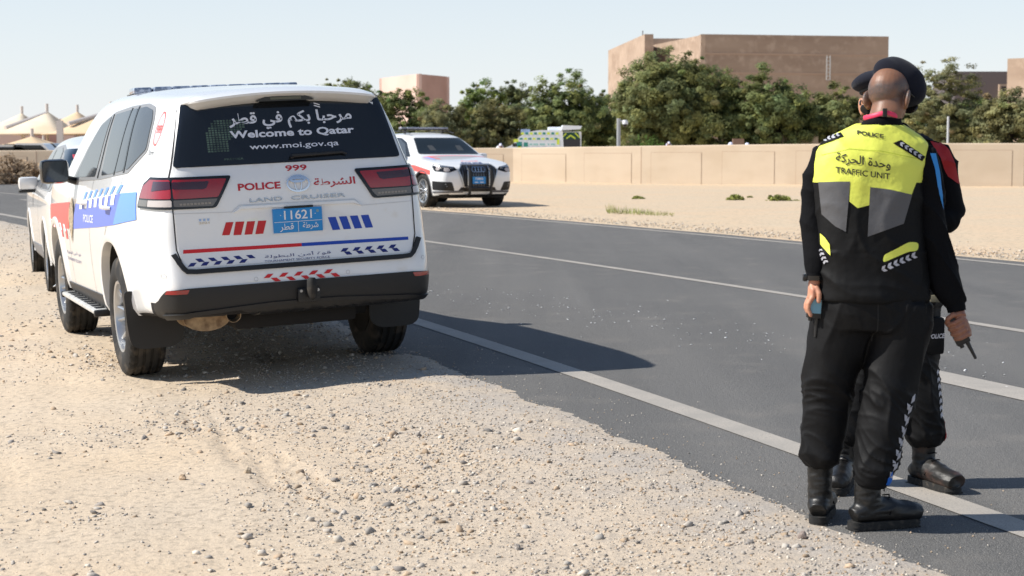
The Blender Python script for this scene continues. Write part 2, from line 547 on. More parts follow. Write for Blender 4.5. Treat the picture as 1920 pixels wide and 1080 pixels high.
def lightbar(parent, x, z, halfw, m_lens, dep=.30, tilt=0, name='light_bar'):
    """roof light bar: dark base, lens modules as parts"""
    b = MB()
    b.prism(roundpoly([(x-dep*.5, -halfw*.86), (x-dep*.28, -halfw), (x+dep*.28, -halfw), (x+dep*.5, -halfw*.8), (x+dep*.5, halfw*.8), (x+dep*.28, halfw), (x-dep*.28, halfw), (x-dep*.5, halfw*.86)], .05), 'z', z+.02, z+.045)
    for s in (-1, 1): b.box((x-.03, s*halfw*.78-.02, z-.06), (x+.03, s*halfw*.78+.02, z+.02))
    base = b.build(name, m_blackg, parent, smooth=40)
    n = 9
    for i in range(n):
        y0 = -halfw*.97 + 2*halfw*.97*i/n; y1 = y0 + 2*halfw*.97/n - .008
        e = .16 if i in (0, n-1) else 0
        lm = MB()
        lm.box((x-dep*.5+e*.35, y0, z+.046), (x+dep*.5-e*.35, y1, z+.092), 0, .014)
        lm.build('lens', m_lens, base, smooth=40)
    return base
# ------------------------------------------------------------------ ground functions
def line1x(y): return 3.92 - .2855*y - .0033*y*y if y < 64 else 3.92 - .2855*64 - .0033*4096 - 3*(y-64)
def line2x(y): return 8.58 - .30*y - .00307*y*y if y < 64 else 8.58 - .30*64 - .00307*4096 - 3*(y-64)
def line4x(y): return 13.05 - .249*y - .0039*y*y if y < 64 else 13.05 - .249*64 - .0039*4096 - 3*(y-64)
def edgex(y): return line1x(y) - .83
def dperp(x, y):
    s = -.2855 - .0066*min(y, 64)
    return (edgex(y) - x)/sqrt(1+s*s)
def shoulder_z(x, y):
    """smooth height of the sandy shoulder"""
    d = dperp(x, y)
    if d < 0: return .0
    z = -.051*min(d, 3.2)
    if d > 3.2: z += -.012*(d-3.2) if d < 9 else -.07
    return z

def car_basis(yaw, roll):
    F = Vector((-sin(yaw), cos(yaw), 0)); L = Vector((-cos(yaw), -sin(yaw), 0)); U = Vector((0, 0, 1))
    L2 = L*cos(roll) - U*sin(roll); U2 = U*cos(roll) + L*sin(roll)
    return Matrix((F, L2, U2)).transposed()

# ------------------------------------------------------------------ police SUV in the foreground
LC = dict(
    yz=[(.30, .90), (.36, .93), (.46, .955), (.62, .975), (.80, .985), (.95, .985), (1.08, .975), (1.2, .955), (1.30, .925), (1.42, .885), (1.6, .83), (1.76, .765), (1.84, .72), (1.93, .66)],
    top=[(-1.0, 1.855), (-.6, 1.885), (0, 1.91), (.8, 1.925), (1.3, 1.915), (1.68, 1.885), (1.9, 1.76), (2.15, 1.56), (2.42, 1.36), (2.6, 1.325), (3.2, 1.27), (3.55, 1.20), (3.8, 1.12)],
    tail=[(.34, -1.08), (.42, -1.13), (.50, -1.185), (.60, -1.20), (.70, -1.205), (.76, -1.195), (.80, -1.145), (.88, -1.14), (1.10, -1.125), (1.25, -1.11), (1.33, -1.09), (1.40, -1.065), (1.60, -.995), (1.76, -.94), (1.86, -.91)],
    nose=[(.34, 3.62), (.5, 3.74), (.7, 3.79), (1.0, 3.79), (1.1, 3.76), (1.2, 3.70)],
    wf=[(-1.2, 1.0), (-.75, 1.0), (-.6, .965), (-.3, .99), (0, 1.0), (2.2, 1.0), (3.0, .985), (3.4, .96), (3.8, .90)],
    rw=(.80, .838, .872, .908), fw=(.74, .86, .93, .975), zb=[(-1.2,.47),(-.6,.45),(-.42,.44),(-.30,.36),(3.2,.36),(3.8,.40)], belt=1.30, drop=.075, xr=-.95, xf=3.75, bsq=.0, rlow=.02,
    xs=[-.60, -.30, .1, .5, .9, 1.3, 1.66, 1.85, 2.05, 2.25, 2.42, 2.6, 2.9, 3.2, 3.45])

def seg_body(P, root, r, zc, axles, ywid=.985):
    body = body_mesh(P); bv = bvh_of(body.data)
    vs, fs = cut_arches(body, axles, r, zc, ywid)
    body.data.materials.append(white_paint); body.data.materials.append(m_under); body.parent = root
    for p in body.data.polygons:
        if (p.center.z < .52 and p.normal.z < -.55) or (p.center.x < -.85 and p.center.z < .56): p.material_index = 1
    for ax in axles:
        for sg in (1, -1):
            mb = MB(); vv = []; ff = []
            for q in fs:
                c_ = sum((vs[i] for i in q), Vector())/len(q)
                if abs(c_.x-ax) < 1 and c_.y*sg > 0: ff.append(tuple(range(len(vv), len(vv)+len(q)))); vv += [vs[i] for i in q]
            if ff:
                o = mk('wheel_arch_liner', vv, ff, m_under, root); bm = bmesh.new(); bm.from_mesh(o.data); bmesh.ops.remove_doubles(bm, verts=bm.verts[:], dist=1e-4); bm.to_mesh(o.data); bm.free()
    return body, bv

car = empty('police_suv', (-1.7197, 11.8088, -.0435), car_basis(.3852, .0472),
            'white police four-wheel drive on the sandy verge, rear towards us, welcome lettering on its window', 'car')
body, bv = seg_body(LC, car, .475, .435, (0.0, 2.85))
for ax in (0., 2.85):
    for s in (1, -1):
        v, f = arch_lip(bv, ax, .435, .475, s, a0=-10, a1=(178 if ax == 0 else 188))
        mb = MB(); mb.add(v, f); o = mb.build('wheel_arch', white_paint, car, smooth=40)
    for s in (1, -1):
        wheel(car, ax, s*.835, s, z=.402, steer=0 if ax == 0 else .0)
def cp(name, vf, proj, off, m, parent=car, res=.05, skirt=0.): return patch(name, bv, vf, proj, off, m, parent, res, skirt)

# tailgate and its details (seen from behind, (y, z))
tg = cp('tailgate', polys(roundpoly([(.722, .785), (.752, .88), (.758, 1.33), (.735, 1.40), (.655, 1.755), (-.655, 1.755), (-.735, 1.40), (-.758, 1.33), (-.752, .88), (-.722, .785)], .03)), PR, .004, white_paint, res=.08, skirt=.006)
tbv = bv
for s in (1, -1):
    gp = [(s*.655, 1.745), (s*.745, 1.40), (s*.768, 1.33), (s*.765, .90), (s*.735, .80)]
    cp('panel_line', gapline(bv, gp, PR, .007), PR, .003, m_seam)
    # wing flare face beside the tailgate at the bumper
cp('panel_line', gapline(bv, [(.76, 1.118), (.41, 1.108), (.36, 1.148), (-.38, 1.142), (-.42, 1.100), (-.755, 1.108)], PR, .004), PR, .0055, mat('crease_shade', (.60, .60, .60), .5))  # grey line paints the shade of a tailgate crease, no gap here
gl = cp('rear_window', polys(roundpoly([(.630, 1.782), (.735, 1.392), (-.715, 1.392), (-.630, 1.782)], .025)), PR, .010, m_glass, skirt=.012, res=.1)
cp('window_frit', (lambda a: a)(ringpoly((0.0, 1.585), .535, .175, .03, 40)), PR, .0108, m_blackg, gl) if False else None
# cargo grille glimpsed through the dark glass: pale squares behind it
m_cage = mat('cargo_grille_light', lin((.30, .38, .33)), .6, n=(9, lin((.14, .20, .18)), .40, .62))
sq = []
for i in range(13):
    for j in range(14):
        y = .515 - i*.0195; z = 1.475 + j*.0142
        u = (.515 - y)
        if z > 1.50 + u*1.3 + .10 or (u > .13 and z < 1.53 + (u-.13)*.8): continue
        sq.append([(y, z), (y-.0145, z), (y-.0145, z+.0105), (y, z+.0105)])
cp('cargo_grille', polys(*sq), PR, .0105, m_cage, gl)
lt = mat('lettering_white', lin((.86, .87, .90)), .5)
cp('lettering', textbox(arabic('مرحبا بكم في قطر'), (.362, 1.602), (-.432, 1.602), (.362, 1.712), .024), PR, .0115, lt, gl)
cp('lettering', polys([(-.196, 1.735), (-.234, 1.722), (-.234, 1.729), (-.196, 1.742)], [(-.196, 1.750), (-.234, 1.737), (-.234, 1.744), (-.196, 1.757)]), PR, .0115, lt, gl)
cp('lettering', textbox('Welcome to Qatar', (.366, 1.545), (-.434, 1.545), (.366, 1.600), .030), PR, .0115, lt, gl)
cp('lettering', textbox('www.moi.gov.qa', (.253, 1.470), (-.320, 1.470), (.253, 1.512), .010), PR, .0115, lt, gl)
cp('sticker', textbox('PREMIER', (.42, 1.422), (.30, 1.422), (.42, 1.434), .0), PR, .0112, m_cage, gl)
# wiper
wp = MB(); pw = [Vector(p) for p in wrapv(bv, [(0.00, 1.402), (.0, 1.425), (-.33, 1.432), (-.36, 1.42)], [(0, 1, 2, 3)], PR, .03, .5)[0]]
wp.tube([pw[0]+Vector((0, 0, .01)), pw[1], pw[2], pw[3]], [.014, .013, .009, .005], 8); wp.build('wiper', m_black, car, smooth=40)
# lamps (a cylindrical sheet round the rear corner)
def PW(s):
    def g(p):
        u, z = p; R_ = .30; u0 = .70
        if u <= u0: return Vector((-4, s*u, z)), Vector((1, 0, 0))
        ph = (u-u0)/R_; c = Vector((-.84, s*u0, z)); d = Vector((-cos(ph), s*sin(ph), 0))
        return c + d*2, -d
    return g
for s in (1, -1):
    W = PW(s)
    base = cp('tail_lamp', polys(roundpoly([(.392, 1.330), (1.16, 1.338), (1.32, 1.298), (1.33, 1.150), (1.02, 1.146), (.515, 1.140), (.498, 1.150)], .02)), W, .014, m_blackg, skirt=.016, res=.06)
    cp('lamp_segment', polys(roundpoly([(.425, 1.312), (.762, 1.318), (.762, 1.205), (.488, 1.205)], .012)), W, .0165, m_lamp_r, base)
    cp('lamp_segment', polys(roundpoly([(.775, 1.318), (1.14, 1.322), (1.30, 1.285), (1.31, 1.208), (.775, 1.206)], .012)), W, .0165, m_lamp_r, base)
    cp('lamp_segment', polys(roundpoly([(.535, 1.300), (.762, 1.304), (.762, 1.262), (.575, 1.255), (.555, 1.262)], .008)), W, .0185, m_lamp_d, base)
    cp('lamp_segment', polys(roundpoly([(.775, 1.308), (1.00, 1.310), (1.00, 1.250), (.775, 1.262)], .008)), W, .0185, m_lamp_d, base)
    cp('lamp_segment', polys(roundpoly([(.490, 1.196), (.762, 1.198), (.762, 1.158), (.525, 1.152)], .008)), W, .0165, m_lamp_w, base)
    cp('lamp_segment', polys(roundpoly([(.775, 1.198), (1.06, 1.198), (1.06, 1.160), (.775, 1.158)], .006)), W, .0165, m_lamp_c, base)
    cp('lamp_segment', polys(roundpoly([(1.07, 1.198), (1.31, 1.20), (1.31, 1.162), (1.07, 1.160)], .006)), W, .0165, m_lamp_w, base)
    fl = [[(.535+i*.022, 1.165), (.552+i*.022, 1.165), (.552+i*.022, 1.177), (.535+i*.022, 1.177)] for i in range(9)]
    cp('lamp_mark', polys(*fl), W, .0175, mat('lamp_mark', lin((.55, .52, .48)), .3), base)
# spoiler over the glass
sp = MB(); rows = []
for y in np.linspace(-.635, .635, 31):
    t = abs(y)/.635; e = max(0, (t-.84)/.16)**1.5; z0 = 1.857 - .050*t**2 - .020*e
    xb = -1.045 + .03*t*t + .115*e; low = ((.052 if abs(y) > .13 else .040)*(1-.75*e))
    th = 1 - .7*e
    rows.append([(-.55, y, z0+.018-.03*e), (-.80, y, z0+.016-.02*e), (-.95+.03*e, y, z0+.003), (xb, y, z0-.020*th), (xb+.002, y, z0-.034*th), (xb+.03, y, z0-.034*th-low*.35), (max(xb+.04, -.955), y, z0-.034*th-low*.9), (-.88, y, z0-.034*th-low), (-.55, y, z0-.06)])
v = [p for r in rows for p in r]; f = []
for i in range(len(rows)-1):
    for k in range(9): f.append((i*9+k, i*9+(k+1) % 9, (i+1)*9+(k+1) % 9, (i+1)*9+k))
f += [tuple(range(9)), tuple(range(len(v)-9, len(v)))[::-1]]
sp.add(v, f); spo = sp.build('spoiler', white_paint, car, smooth=38)
bl = MB(); bl.prism(roundpoly([(-.19, 1.778), (-.12, 1.812), (.12, 1.812), (.19, 1.778)], .012), 'x', -1.012, -.95)
blo = bl.build('brake_lamp_housing', m_blackg, car, smooth=40)
q = MB(); q.box((-1.0165, -.098, 1.787), (-1.012, .098, 1.803)); q.build('brake_lamp', mat('smoked_lamp', lin((.33, .33, .27)), .2), blo)
# light bar
lb = lightbar(car, 1.04, 1.846, .625, mat('lightbar_lens', lin((.38, .43, .52)), .12, coat=1, n=(26, lin((.66, .70, .77)), .45, .6)), dep=.34)
# emblem, badge and lettering on the tailgate
ov, of_ = ringpoly((-.022, 1.258), .075, .052, .13, 36)
em = MB()
def solid(name, vf, off, th, m, par, proj=PR, res=.06):
    v, f = wrapv(bv, vf[0], vf[1], proj, off+th, res, th)
    return autosmooth(mk(name, v, f, m, par), 30)
e0 = solid('emblem', (ov, of_), .004, .012, m_chrome, car)
solid('emblem_ring', ringpoly((-.022, 1.258), .024, .048, .22, 28), .004, .011, m_chrome, e0)
solid('emblem_ring', ringpoly((-.022, 1.281), .052, .018, .28, 28), .004, .012, m_chrome, e0)
def badge(s, y0, y1, z0, z1, m, bold=.02):
    solid('badge_letters', textbox(s, (y0, z0), (y1, z0), (y0, z1), bold), .0045, .005, m, car)
m_bdg = mat('badge_chrome', (.42, .43, .45), .22, metal=1.)
badge('LAND', .292, .085, 1.160, 1.184, m_bdg, .004); badge('CRUISER', .030, -.322, 1.160, 1.184, m_bdg, .004)
cp('lettering', textbox('999', (.045, 1.338), (-.092, 1.338), (.045, 1.374), .02), PR, .006, m_darkred, tg)
cp('lettering', textbox('POLICE', (.358, 1.234), (.089, 1.234), (.358, 1.278), .03), PR, .006, m_darkred, tg)
cp('lettering', textbox(arabic('الشرطة'), (-.124, 1.224), (-.395, 1.224), (-.124, 1.284), .02), PR, .006, m_darkred, tg)
# plate
pv = MB(); zz = [(.155, .962), (-.155, .962), (-.155, 1.108), (.155, 1.108)]
def rx(y, z, off=0.): 
    h, n_, i_, d_ = bv.ray_cast(Vector((-4, y, z)), Vector((1, 0, 0))); return h.x - off
xp = min(rx(0, .97), rx(0, 1.1)) - .012
plate = MB().box((xp-.006, -.157, .960), (xp+.02, .157, 1.110), 0, .003).build('number_plate', m_plate, car, smooth=30)
def flat(name, vf, x, m, par):
    return mk(name, [(x, a, b) for a, b in vf[0]], vf[1], m, par)
px_ = xp - .0072
flat('plate_digits', textbox('11621', (.088, 1.041), (-.090, 1.041), (.088, 1.098), .012), px_, m_dwhite, plate)
flat('plate_lettering', textbox(arabic('قطر'), (.118, .967), (.03, .967), (.118, 1.018), .01), px_, m_dwhite, plate)
flat('plate_lettering', textbox(arabic('شرطة'), (-.028, .972), (-.128, .972), (-.028, 1.020), .01), px_, m_dwhite, plate)
flat('plate_rule', polys([(.153, 1.026), (-.153, 1.026), (-.153, 1.029), (.153, 1.029)], [(.0015, .964), (-.0015, .964), (-.0015, 1.026), (.0015, 1.026)], [(.112, 1.067), (.107, 1.067), (.107, 1.072), (.112, 1.072)], [(-.114, 1.067), (-.109, 1.067), (-.109, 1.072), (-.114, 1.072)]), px_, m_dwhite, plate)
flat('plate_crest', ringpoly((-.128, 1.086), .009, .009, .9, 12), px_, mat('crest', lin((.5, .62, .66)), .5), plate)
# plate recess ledge above the plate
solid('handle_ledge', polys([(.40, 1.104), (.352, 1.138), (-.375, 1.134), (-.42, 1.100), (-.37, 1.118), (.35, 1.122)]), .004, .014, white_paint, car)
MB().box((xp-.012, -.10, 1.112), (xp+.03, .08, 1.124), 0, .003).build('plate_lamp', m_black, car)
# bars and stripes
rb = [[(.450, 1.048), (.403, 1.047), (.434, .968), (.481, .970)], [(.390, 1.047), (.335, 1.046), (.361, .965), (.410, .966)], [(.318, 1.045), (.268, 1.044), (.292, .964), (.341, .964)], [(.249, 1.044), (.197, 1.043), (.223, .963), (.273, .963)]]
for p in rb: cp('red_bar', polys(p), PR, .006, mat('bar_red', lin((.76, .10, .12)), .35), tg)
for k in range(4):
    o_ = k*.072
    cp('blue_bar', polys([(-.197-o_, 1.038), (-.248-o_, 1.038), (-.272-o_, .956), (-.222-o_, .956)]), PR, .006, m_blue, tg)
cp('red_stripe', polys([(.725, .897), (-.014, .889), (-.014, .868), (.728, .874)]), PR, .006, m_red, tg)
cp('blue_stripe', polys([(-.014, .889), (-.715, .882), (-.715, .862), (-.014, .868)]), PR, .006, m_blue, tg)
def chev(y0, z0, dy, n, h, w_, sl, flip, dz=0.):
    """two rows of slanted blocks"""
    ps = []
    for i in range(n):
        y = y0 - i*dy; z = z0 + dz*i
        ps.append([(y, z), (y-w_, z), (y-w_-sl*flip, z+h), (y-sl*flip, z+h)])
    return ps
low = chev(.709, .794, .079, 5, .021, .036, .021, 1); up = [[(a+.0, b) for a, b in p] for p in chev(.660-.021+.02, .8165, .079, 5, .021, .036, -.0, 1)]
up = [[(y+.020, .838), (y-.016, .838), (y-.038, .817), (y-.002, .817)] for y in [.640 - i*.079 for i in range(5)]]
cp('chevrons', polys(*(low+up)), PR, .006, m_navy, tg)
low = [[(y, .796), (y-.036, .796), (y-.018, .816), (y+.018, .816)] for y in [-.297 - i*.079 for i in range(5)]]
up = [[(y, .8175), (y-.036, .8175), (y-.056, .838), (y-.020, .838)] for y in [-.258 - i*.079 for i in range(5)]]
cp('chevrons', polys(*(low+up)), PR, .006, m_navy, tg)
cp('lettering', textbox(arabic('قوة أمن البطولة'), (.228, .806), (-.194, .806), (.228, .834), .0), PR, .006, m_navy, tg)
cp('lettering', textbox('TOURNAMENT SECURITY FORCE', (.232, .786), (-.186, .786), (.232, .798), .0), PR, .006, m_navy, tg)
for y in (.616, .590, .566):
    cp('small_sticker', polys([(y, 1.078), (y-.016, 1.078), (y-.014, 1.064), (y-.002, 1.064)]), PR, .006, mat('sticker_blue', lin((.62, .72, .86)), .5), tg)
cp('small_sticker', textbox('2021', (.618, 1.046), (.552, 1.046), (.618, 1.059), .02), PR, .006, mat('sticker_tan', lin((.82, .76, .66)), .5), tg)
# black step strip around the tailgate foot
v, f = gapline(bv, [(.782, .872), (.760, .822), (.735, .783), (.715, .764), (.66, .760), (-.66, .760), (-.715, .764), (-.735, .783), (-.760, .822), (-.782, .872)], PR, .027)
cp('bumper_step', (v, f), PR, .020, m_black, skirt=.03)
rbm = chev(.250, .697-.004, .0955, 5, .022, .040, -.028, -1)
rbm = [[(y, .692), (y-.037, .692), (y-.064, .715), (y-.027, .715)] for y in [.250 - i*.0955 for i in range(5)]]
rlo = [[(y, .690), (y-.037, .690), (y-.064, .667), (y-.027, .667)] for y in [.206 - i*.0955 for i in range(5)]]
cp('bumper_chevrons', polys(*(rbm+rlo)), PR, .004, m_red)
for y, z in ((.846, .745), (.298, .690), (-.291, .690), (-.80, .745)):
    cp('parking_sensor', ringpoly((y, z), .013, .013, .18, 20), PR, .004, mat('sensor_ring', (.45, .45, .45), .5))
# lower black bumper
bw = [(.93, .60), (.888, .628), (.862, .640), (.735, .664), (.70, .664), (-.70, .664), (-.735, .664), (-.862, .640), (-.888, .628), (-.93, .60), (-.955, .52), (-.93, .46), (-.60, .425), (-.3, .44), (.3, .44), (.60, .425), (.93, .46), (.955, .52)]
def PW2(p):
    y, z = p; s = 1 if y >= 0 else -1; u = abs(y); u0 = .70; R_ = .28
    if u <= u0: return Vector((-4, y, z)), Vector((1, 0, 0))
    ph = min(1.5, (u-u0)/R_); c_ = Vector((-.93, s*u0, z)); d = Vector((-cos(ph), s*sin(ph), 0))
    return c_ + d*2, -d
bwv = [(1.42, .486), (1.22, .535), (.98, .590), (.888, .640), (.862, .655), (.72, .664), (-.72, .664), (-.862, .655), (-.888, .640), (-.98, .590), (-1.22, .535), (-1.42, .486), (-1.40, .455), (-.97, .455), (-.60, .462), (.30, .468), (.42, .515), (.70, .525), (.86, .485), (1.0, .46), (1.40, .455)]
cp('lower_bumper', polys(bwv), PW2, .012, m_black, skirt=.03, res=.04)
v, f = gapline(bv, [(.93, .50), (.6, .515), (.2, .535), (-.2, .535), (-.6, .515), (-.93, .50)], PR, .022)
cp('bumper_rib', (v, f), PW2, .026, m_black, skirt=.02)
for s in (1, -1):
    cp('reflector', polys(roundpoly([(s*.872, .634), (s*.852, .657), (s*.715, .657), (s*.728, .632)], .006)), PW2, .017, m_lamp_r, skirt=.01)
# underside: valance, axle, tank, spare
ub = MB(); ub.box((-.98, -.40, .36), (-.35, .40, .46), 0, .03)
ub.box((-.5, -.62, .34), (3.2, .62, .45), 0, .03); ub.tube([(0, -.75, .40), (0, .75, .40)], .05, 12); ub.ball((0, 0, .40), (.16, .16, .16)); ub.tube([(2.85, -.75, .40), (2.85, .75, .40)], .05, 12)
ub.build('underbody', m_under, car, smooth=40)
# exhaust
ex = MB()
ex.tube([(-.72, .58, .440), (-1.02, .58, .455)], [(.072, .135), (.072, .135)], 24, ref=(0, 0, 1))
ex.tube([(-1.021, .58, .455), (-1.026, .58, .455)], [(.080, .145), (.080, .145)], 24, ref=(0, 0, 1))
exo = ex.build('exhaust_silencer', m_rust, car, smooth=40)
tp = MB(); tp.lathe([(.040, 0), (.040, -.16), (.047, -.19), (.043, -.19), (.034, -.14), (.034, -.02)], 'x', 24, c=(-.98, .445, .478)); tp.build('tailpipe', m_rust, exo, smooth=40)
MB().lathe([(.0, -.13), (.034, -.13)], 'x', 20, c=(-.98, .445, .478)).build('pipe_bore', m_under, exo)
rg = MB()
for k in range(5): rg.tube([(-.80-.045*k, .58, .450), (-.812-.045*k, .58, .450)], [(.076, .140), (.076, .140)], 24, ref=(0, 0, 1))
rg.build('silencer_ribs', m_rust, exo, smooth=40)
# hitch
hm = MB(); hm.box((-1.24, -.095, .525), (-1.205, .050, .615), 0, .012); hm.box((-1.30, -.05, .56), (-1.2, -.0, .60), 0, .01)
hi = hm.build('tow_hitch', m_black, car, smooth=40)
hb = MB(); hb.lathe([(.0, .10), (.020, .098), (.030, .08), (.034, .03), (.030, .0), (.022, -.03), (.0, -.04)], 'z', 20, c=(-1.305, -.025, .585)); hb.build('ball_cover', m_rubber, hi, smooth=40)
for y in (.030, -.078): MB().lathe([(0, -.010), (.009, -.010), (.010, 0)], 'x', 12, c=(-1.241, y, .60)).build('bolt', m_silver, hi)
# mud flaps
for s in (1, -1):
    fl = MB(); pf = [(s*.62, .56), (s*1.0, .62), (s*.99, .40), (s*.975, .27), (s*.92, .235), (s*.70, .235), (s*.63, .28)]
    fl.prism(roundpoly(pf, .04), 'x', -.515, -.500); fl.build('mud_flap', m_black, car, smooth=30)
    fl = MB(); pf = [(s*.64, .52), (s*.97, .52), (s*.965, .30), (s*.90, .25), (s*.66, .25)]
    fl.prism(roundpoly(pf, .03), 'x', 2.40, 2.415); fl.build('mud_flap', m_rubber, car, smooth=30)
# side step
for s in (1, -1):
    st = MB(); y0, y1 = (.84, 1.03) if s > 0 else (-1.03, -.84)
    st.box((.62, y0, .365), (2.28, y1, .395), 0, .012); so_ = st.build('side_step', m_alu, car, smooth=40)
    e = MB(); e.box((.575, y0-.002, .350), (.625, y1+.004, .398), 0, .014); e.box((2.27, y0-.002, .350), (2.32, y1+.004, .398), 0, .014); e.build('step_end', m_black, so_, smooth=40)
    e = MB()
    for k in range(9): e.box((.72+k*.17, y0+.03, .395), (.83+k*.17, y1-.03, .399), 0, .001)
    e.build('step_tread', m_black, so_)
    sd_ = PS if s > 0 else PSR
    cp('sill_moulding', polys([(.56, .40), (2.34, .40), (2.34, .47), (.56, .50)]), sd_, .010, m_black, skirt=.01)
# ---- sides
wo = roundpoly([(1.95, 1.262), (1.86, 1.33), (1.53, 1.53), (1.21, 1.69), (.77, 1.766), (.17, 1.794), (-.31, 1.802), (-.50, 1.776), (-.575, 1.70), (-.632, 1.500), (-.317, 1.358), (.60, 1.305)], .04)
m_frame = mat('window_frame_grey', (.28, .28, .28), .35, metal=.3)
for s in (1, -1):
    Sx = PS if s > 0 else PSR
    fr = cp('side_window_surround', polys(wo), Sx, .004, m_frame, skirt=.006)
    def win(name, pts, off=.0075, m=m_sideglass): return cp(name, polys(roundpoly(pts, .03)), Sx, off, m, fr, skirt=.003)
    win('window', [(1.80, 1.300), (1.50, 1.51), (1.20, 1.672), (.86, 1.738), (.87, 1.318)])
    win('window', [(.70, 1.748), (.135, 1.770), (.115, 1.352), (.60, 1.330)])
    win('window', [(.085, 1.772), (-.075, 1.775), (-.185, 1.375), (.07, 1.357)])
    win('window', [(-.125, 1.775), (-.30, 1.780), (-.48, 1.756), (-.545, 1.69), (-.600, 1.51), (-.31, 1.385), (-.235, 1.378)])
    for pp in ([(.78, 1.75), (.735, 1.31)], [(.112, 1.78), (.095, 1.34)], [(-.098, 1.785), (-.21, 1.362)]):
        cp('window_divider', gapline(bv, pp, Sx, .024), Sx, .009, m_blackg, fr, skirt=.004)
    # panel gaps
    for g in ([(1.98, 1.26), (1.96, .95), (1.97, .48)], [(.90, 1.30), (.90, .42)], [(-.20, 1.34), (-.24, 1.20), (.12, 1.02), (.42, .75), (.50, .46)]):
        cp('panel_line', gapline(bv, g, Sx, .006), Sx, .002, m_seam)
    # handles
    for hx in (1.15, .10):
        hh = MB(); o_, d_ = Sx((hx, 1.13)); h, *_r = bv.ray_cast(o_, d_)
        hh.tube([(hx-.11, h.y+s*.003, 1.128), (hx-.08, h.y+s*.035, 1.130), (hx+.08, h.y+s*.035, 1.130), (hx+.11, h.y+s*.003, 1.128)], [.010, .014, .014, .010], 8)
        hh.build('door_handle', white_paint, car, smooth=40)
    # livery
    cp('blue_panel', polys([(1.70, .915), (.50, .980), (-.12, 1.021), (-.69, 1.074), (-.635, 1.245), (-.27, 1.230), (1.62, 1.105)]), Sx, .003, m_bluem)
    cp('blue_panel', polys([(-.12, 1.022), (-.69, 1.075), (-.635, 1.246), (-.27, 1.231), (-.20, 1.12)]), Sx, .0045, m_bluel)
    wbars = []; bbars = []
    for k in range(7):
        x = 1.36 - k*.225
        zb_, zt_ = 1.075 + .012*k, 1.142 + .013*k
        wbars.append([(x, zb_), (x-.12, zb_+.004), (x-.12, zt_+.004), (x, zt_)])
        bbars.append([(x-.12, zt_+.006), (x-.21, zt_+.008), (x-.29, zt_+.066), (x-.20, zt_+.064)])
    [cp('livery_block', polys(q_), Sx, .006, m_dwhite) for q_ in wbars]
    [cp('livery_block', polys(q_), Sx, .003, m_bluel) for q_ in bbars]
    cp('lettering', textbox('POLICE', ((1.16, .99) if s > 0 else (.70, .99)), ((.70, 1.0) if s > 0 else (1.16, 1.0)), ((1.16, 1.045) if s > 0 else (.70, 1.045)), .02), Sx, .005, lt)
    cp('red_panel', polys([(3.42, 1.045), (1.93, 1.110), (1.95, .905), (3.42, .858)]), Sx, .003, m_redl)
    [cp('livery_block', polys([(x, .875), (x-.10, .877), (x-.02, .93), (x+.08, .93)]), Sx, .005, m_dwhite) for x in (3.2, 2.95, 2.7, 2.45, 2.2)]
    [cp('livery_block', polys([(x, .885), (x-.10, .889), (x-.14, .82), (x-.04, .82)]), Sx, .003, m_redl) for x in (2.72, 2.45, 2.18)]
    cp('police_emblem', polys([(1.80, 1.16), (1.70, 1.08), (1.66, 1.00), (1.80, .80), (1.94, 1.00), (1.90, 1.08)]), Sx, .006, m_gold)
    fl_ = (1, -1)[s < 0]
    cp('lettering', textbox(arabic('قوة أمن البطولة'), ((2.22, .70) if s > 0 else (1.44, .70)), ((1.44, .715) if s > 0 else (2.22, .715)), ((2.22, .735) if s > 0 else (1.44, .735)), .0), Sx, .003, m_navy)
    cp('lettering', textbox('TOURNAMENT SECURITY', ((2.22, .655) if s > 0 else (1.44, .655)), ((1.44, .662) if s > 0 else (2.22, .662)), ((2.22, .678) if s > 0 else (1.44, .678)), .0), Sx, .003, m_navy)
    cp('emergency_number', ringpoly((-.728, 1.637), .060, .106, .15, 30, rot=-.10), Sx, .004, m_redl)
    cp('emergency_number', textbox('999', (-.695 if s > 0 else -.775, 1.605), (-.775 if s > 0 else -.695, 1.605), (-.688 if s > 0 else -.768, 1.660), .03), Sx, .004, m_redl)
    cp('small_sticker', textbox('2Summer', (-.66 if s > 0 else -.76, 1.478), (-.76 if s > 0 else -.66, 1.478), (-.66 if s > 0 else -.76, 1.505), .0), Sx, .004, m_seam)
    # mirror
    mr = MB(); yb = s*.93
    mr.tube([(1.78, yb, 1.27), (1.72, s*1.02, 1.30)], [(.05, .03), (.04, .025)], 10)
    ms = mr.build('mirror_arm', m_black, car, smooth=40)
    bm_ = MB(); bm_.box((1.66, min(s*.99, s*1.20), 1.262), (1.79, max(s*.99, s*1.20), 1.445), 0, .045); bm_.build('mirror_shell', m_blackg, ms, smooth=50)
    gm = MB(); gm.prism(rrect(min(s*1.005, s*1.185), max(s*1.005, s*1.185), 1.278, 1.43, .03), 'x', 1.654, 1.659); gm.build('mirror_glass', mat('mirror_glass', (.05, .06, .07), .05, metal=.6), ms)
# windscreen and front end (hidden from the photograph's side, kept simple but complete)
cp('windscreen', polys([(-.62, 1.80), (.62, 1.80), (.78, 1.36), (-.78, 1.36)]), PF, .006, m_sideglass, skirt=.006)
cp('front_grille', polys(roundpoly([(-.52, 1.08), (.52, 1.08), (.50, .72), (-.50, .72)], .05)), PF, .008, m_black, skirt=.01)
for s in (1, -1): cp('headlamp', polys(roundpoly([(s*.55, 1.08), (s*.86, 1.06), (s*.88, .92), (s*.55, .93)], .03)), PF, .008, m_lamp_c, skirt=.01)


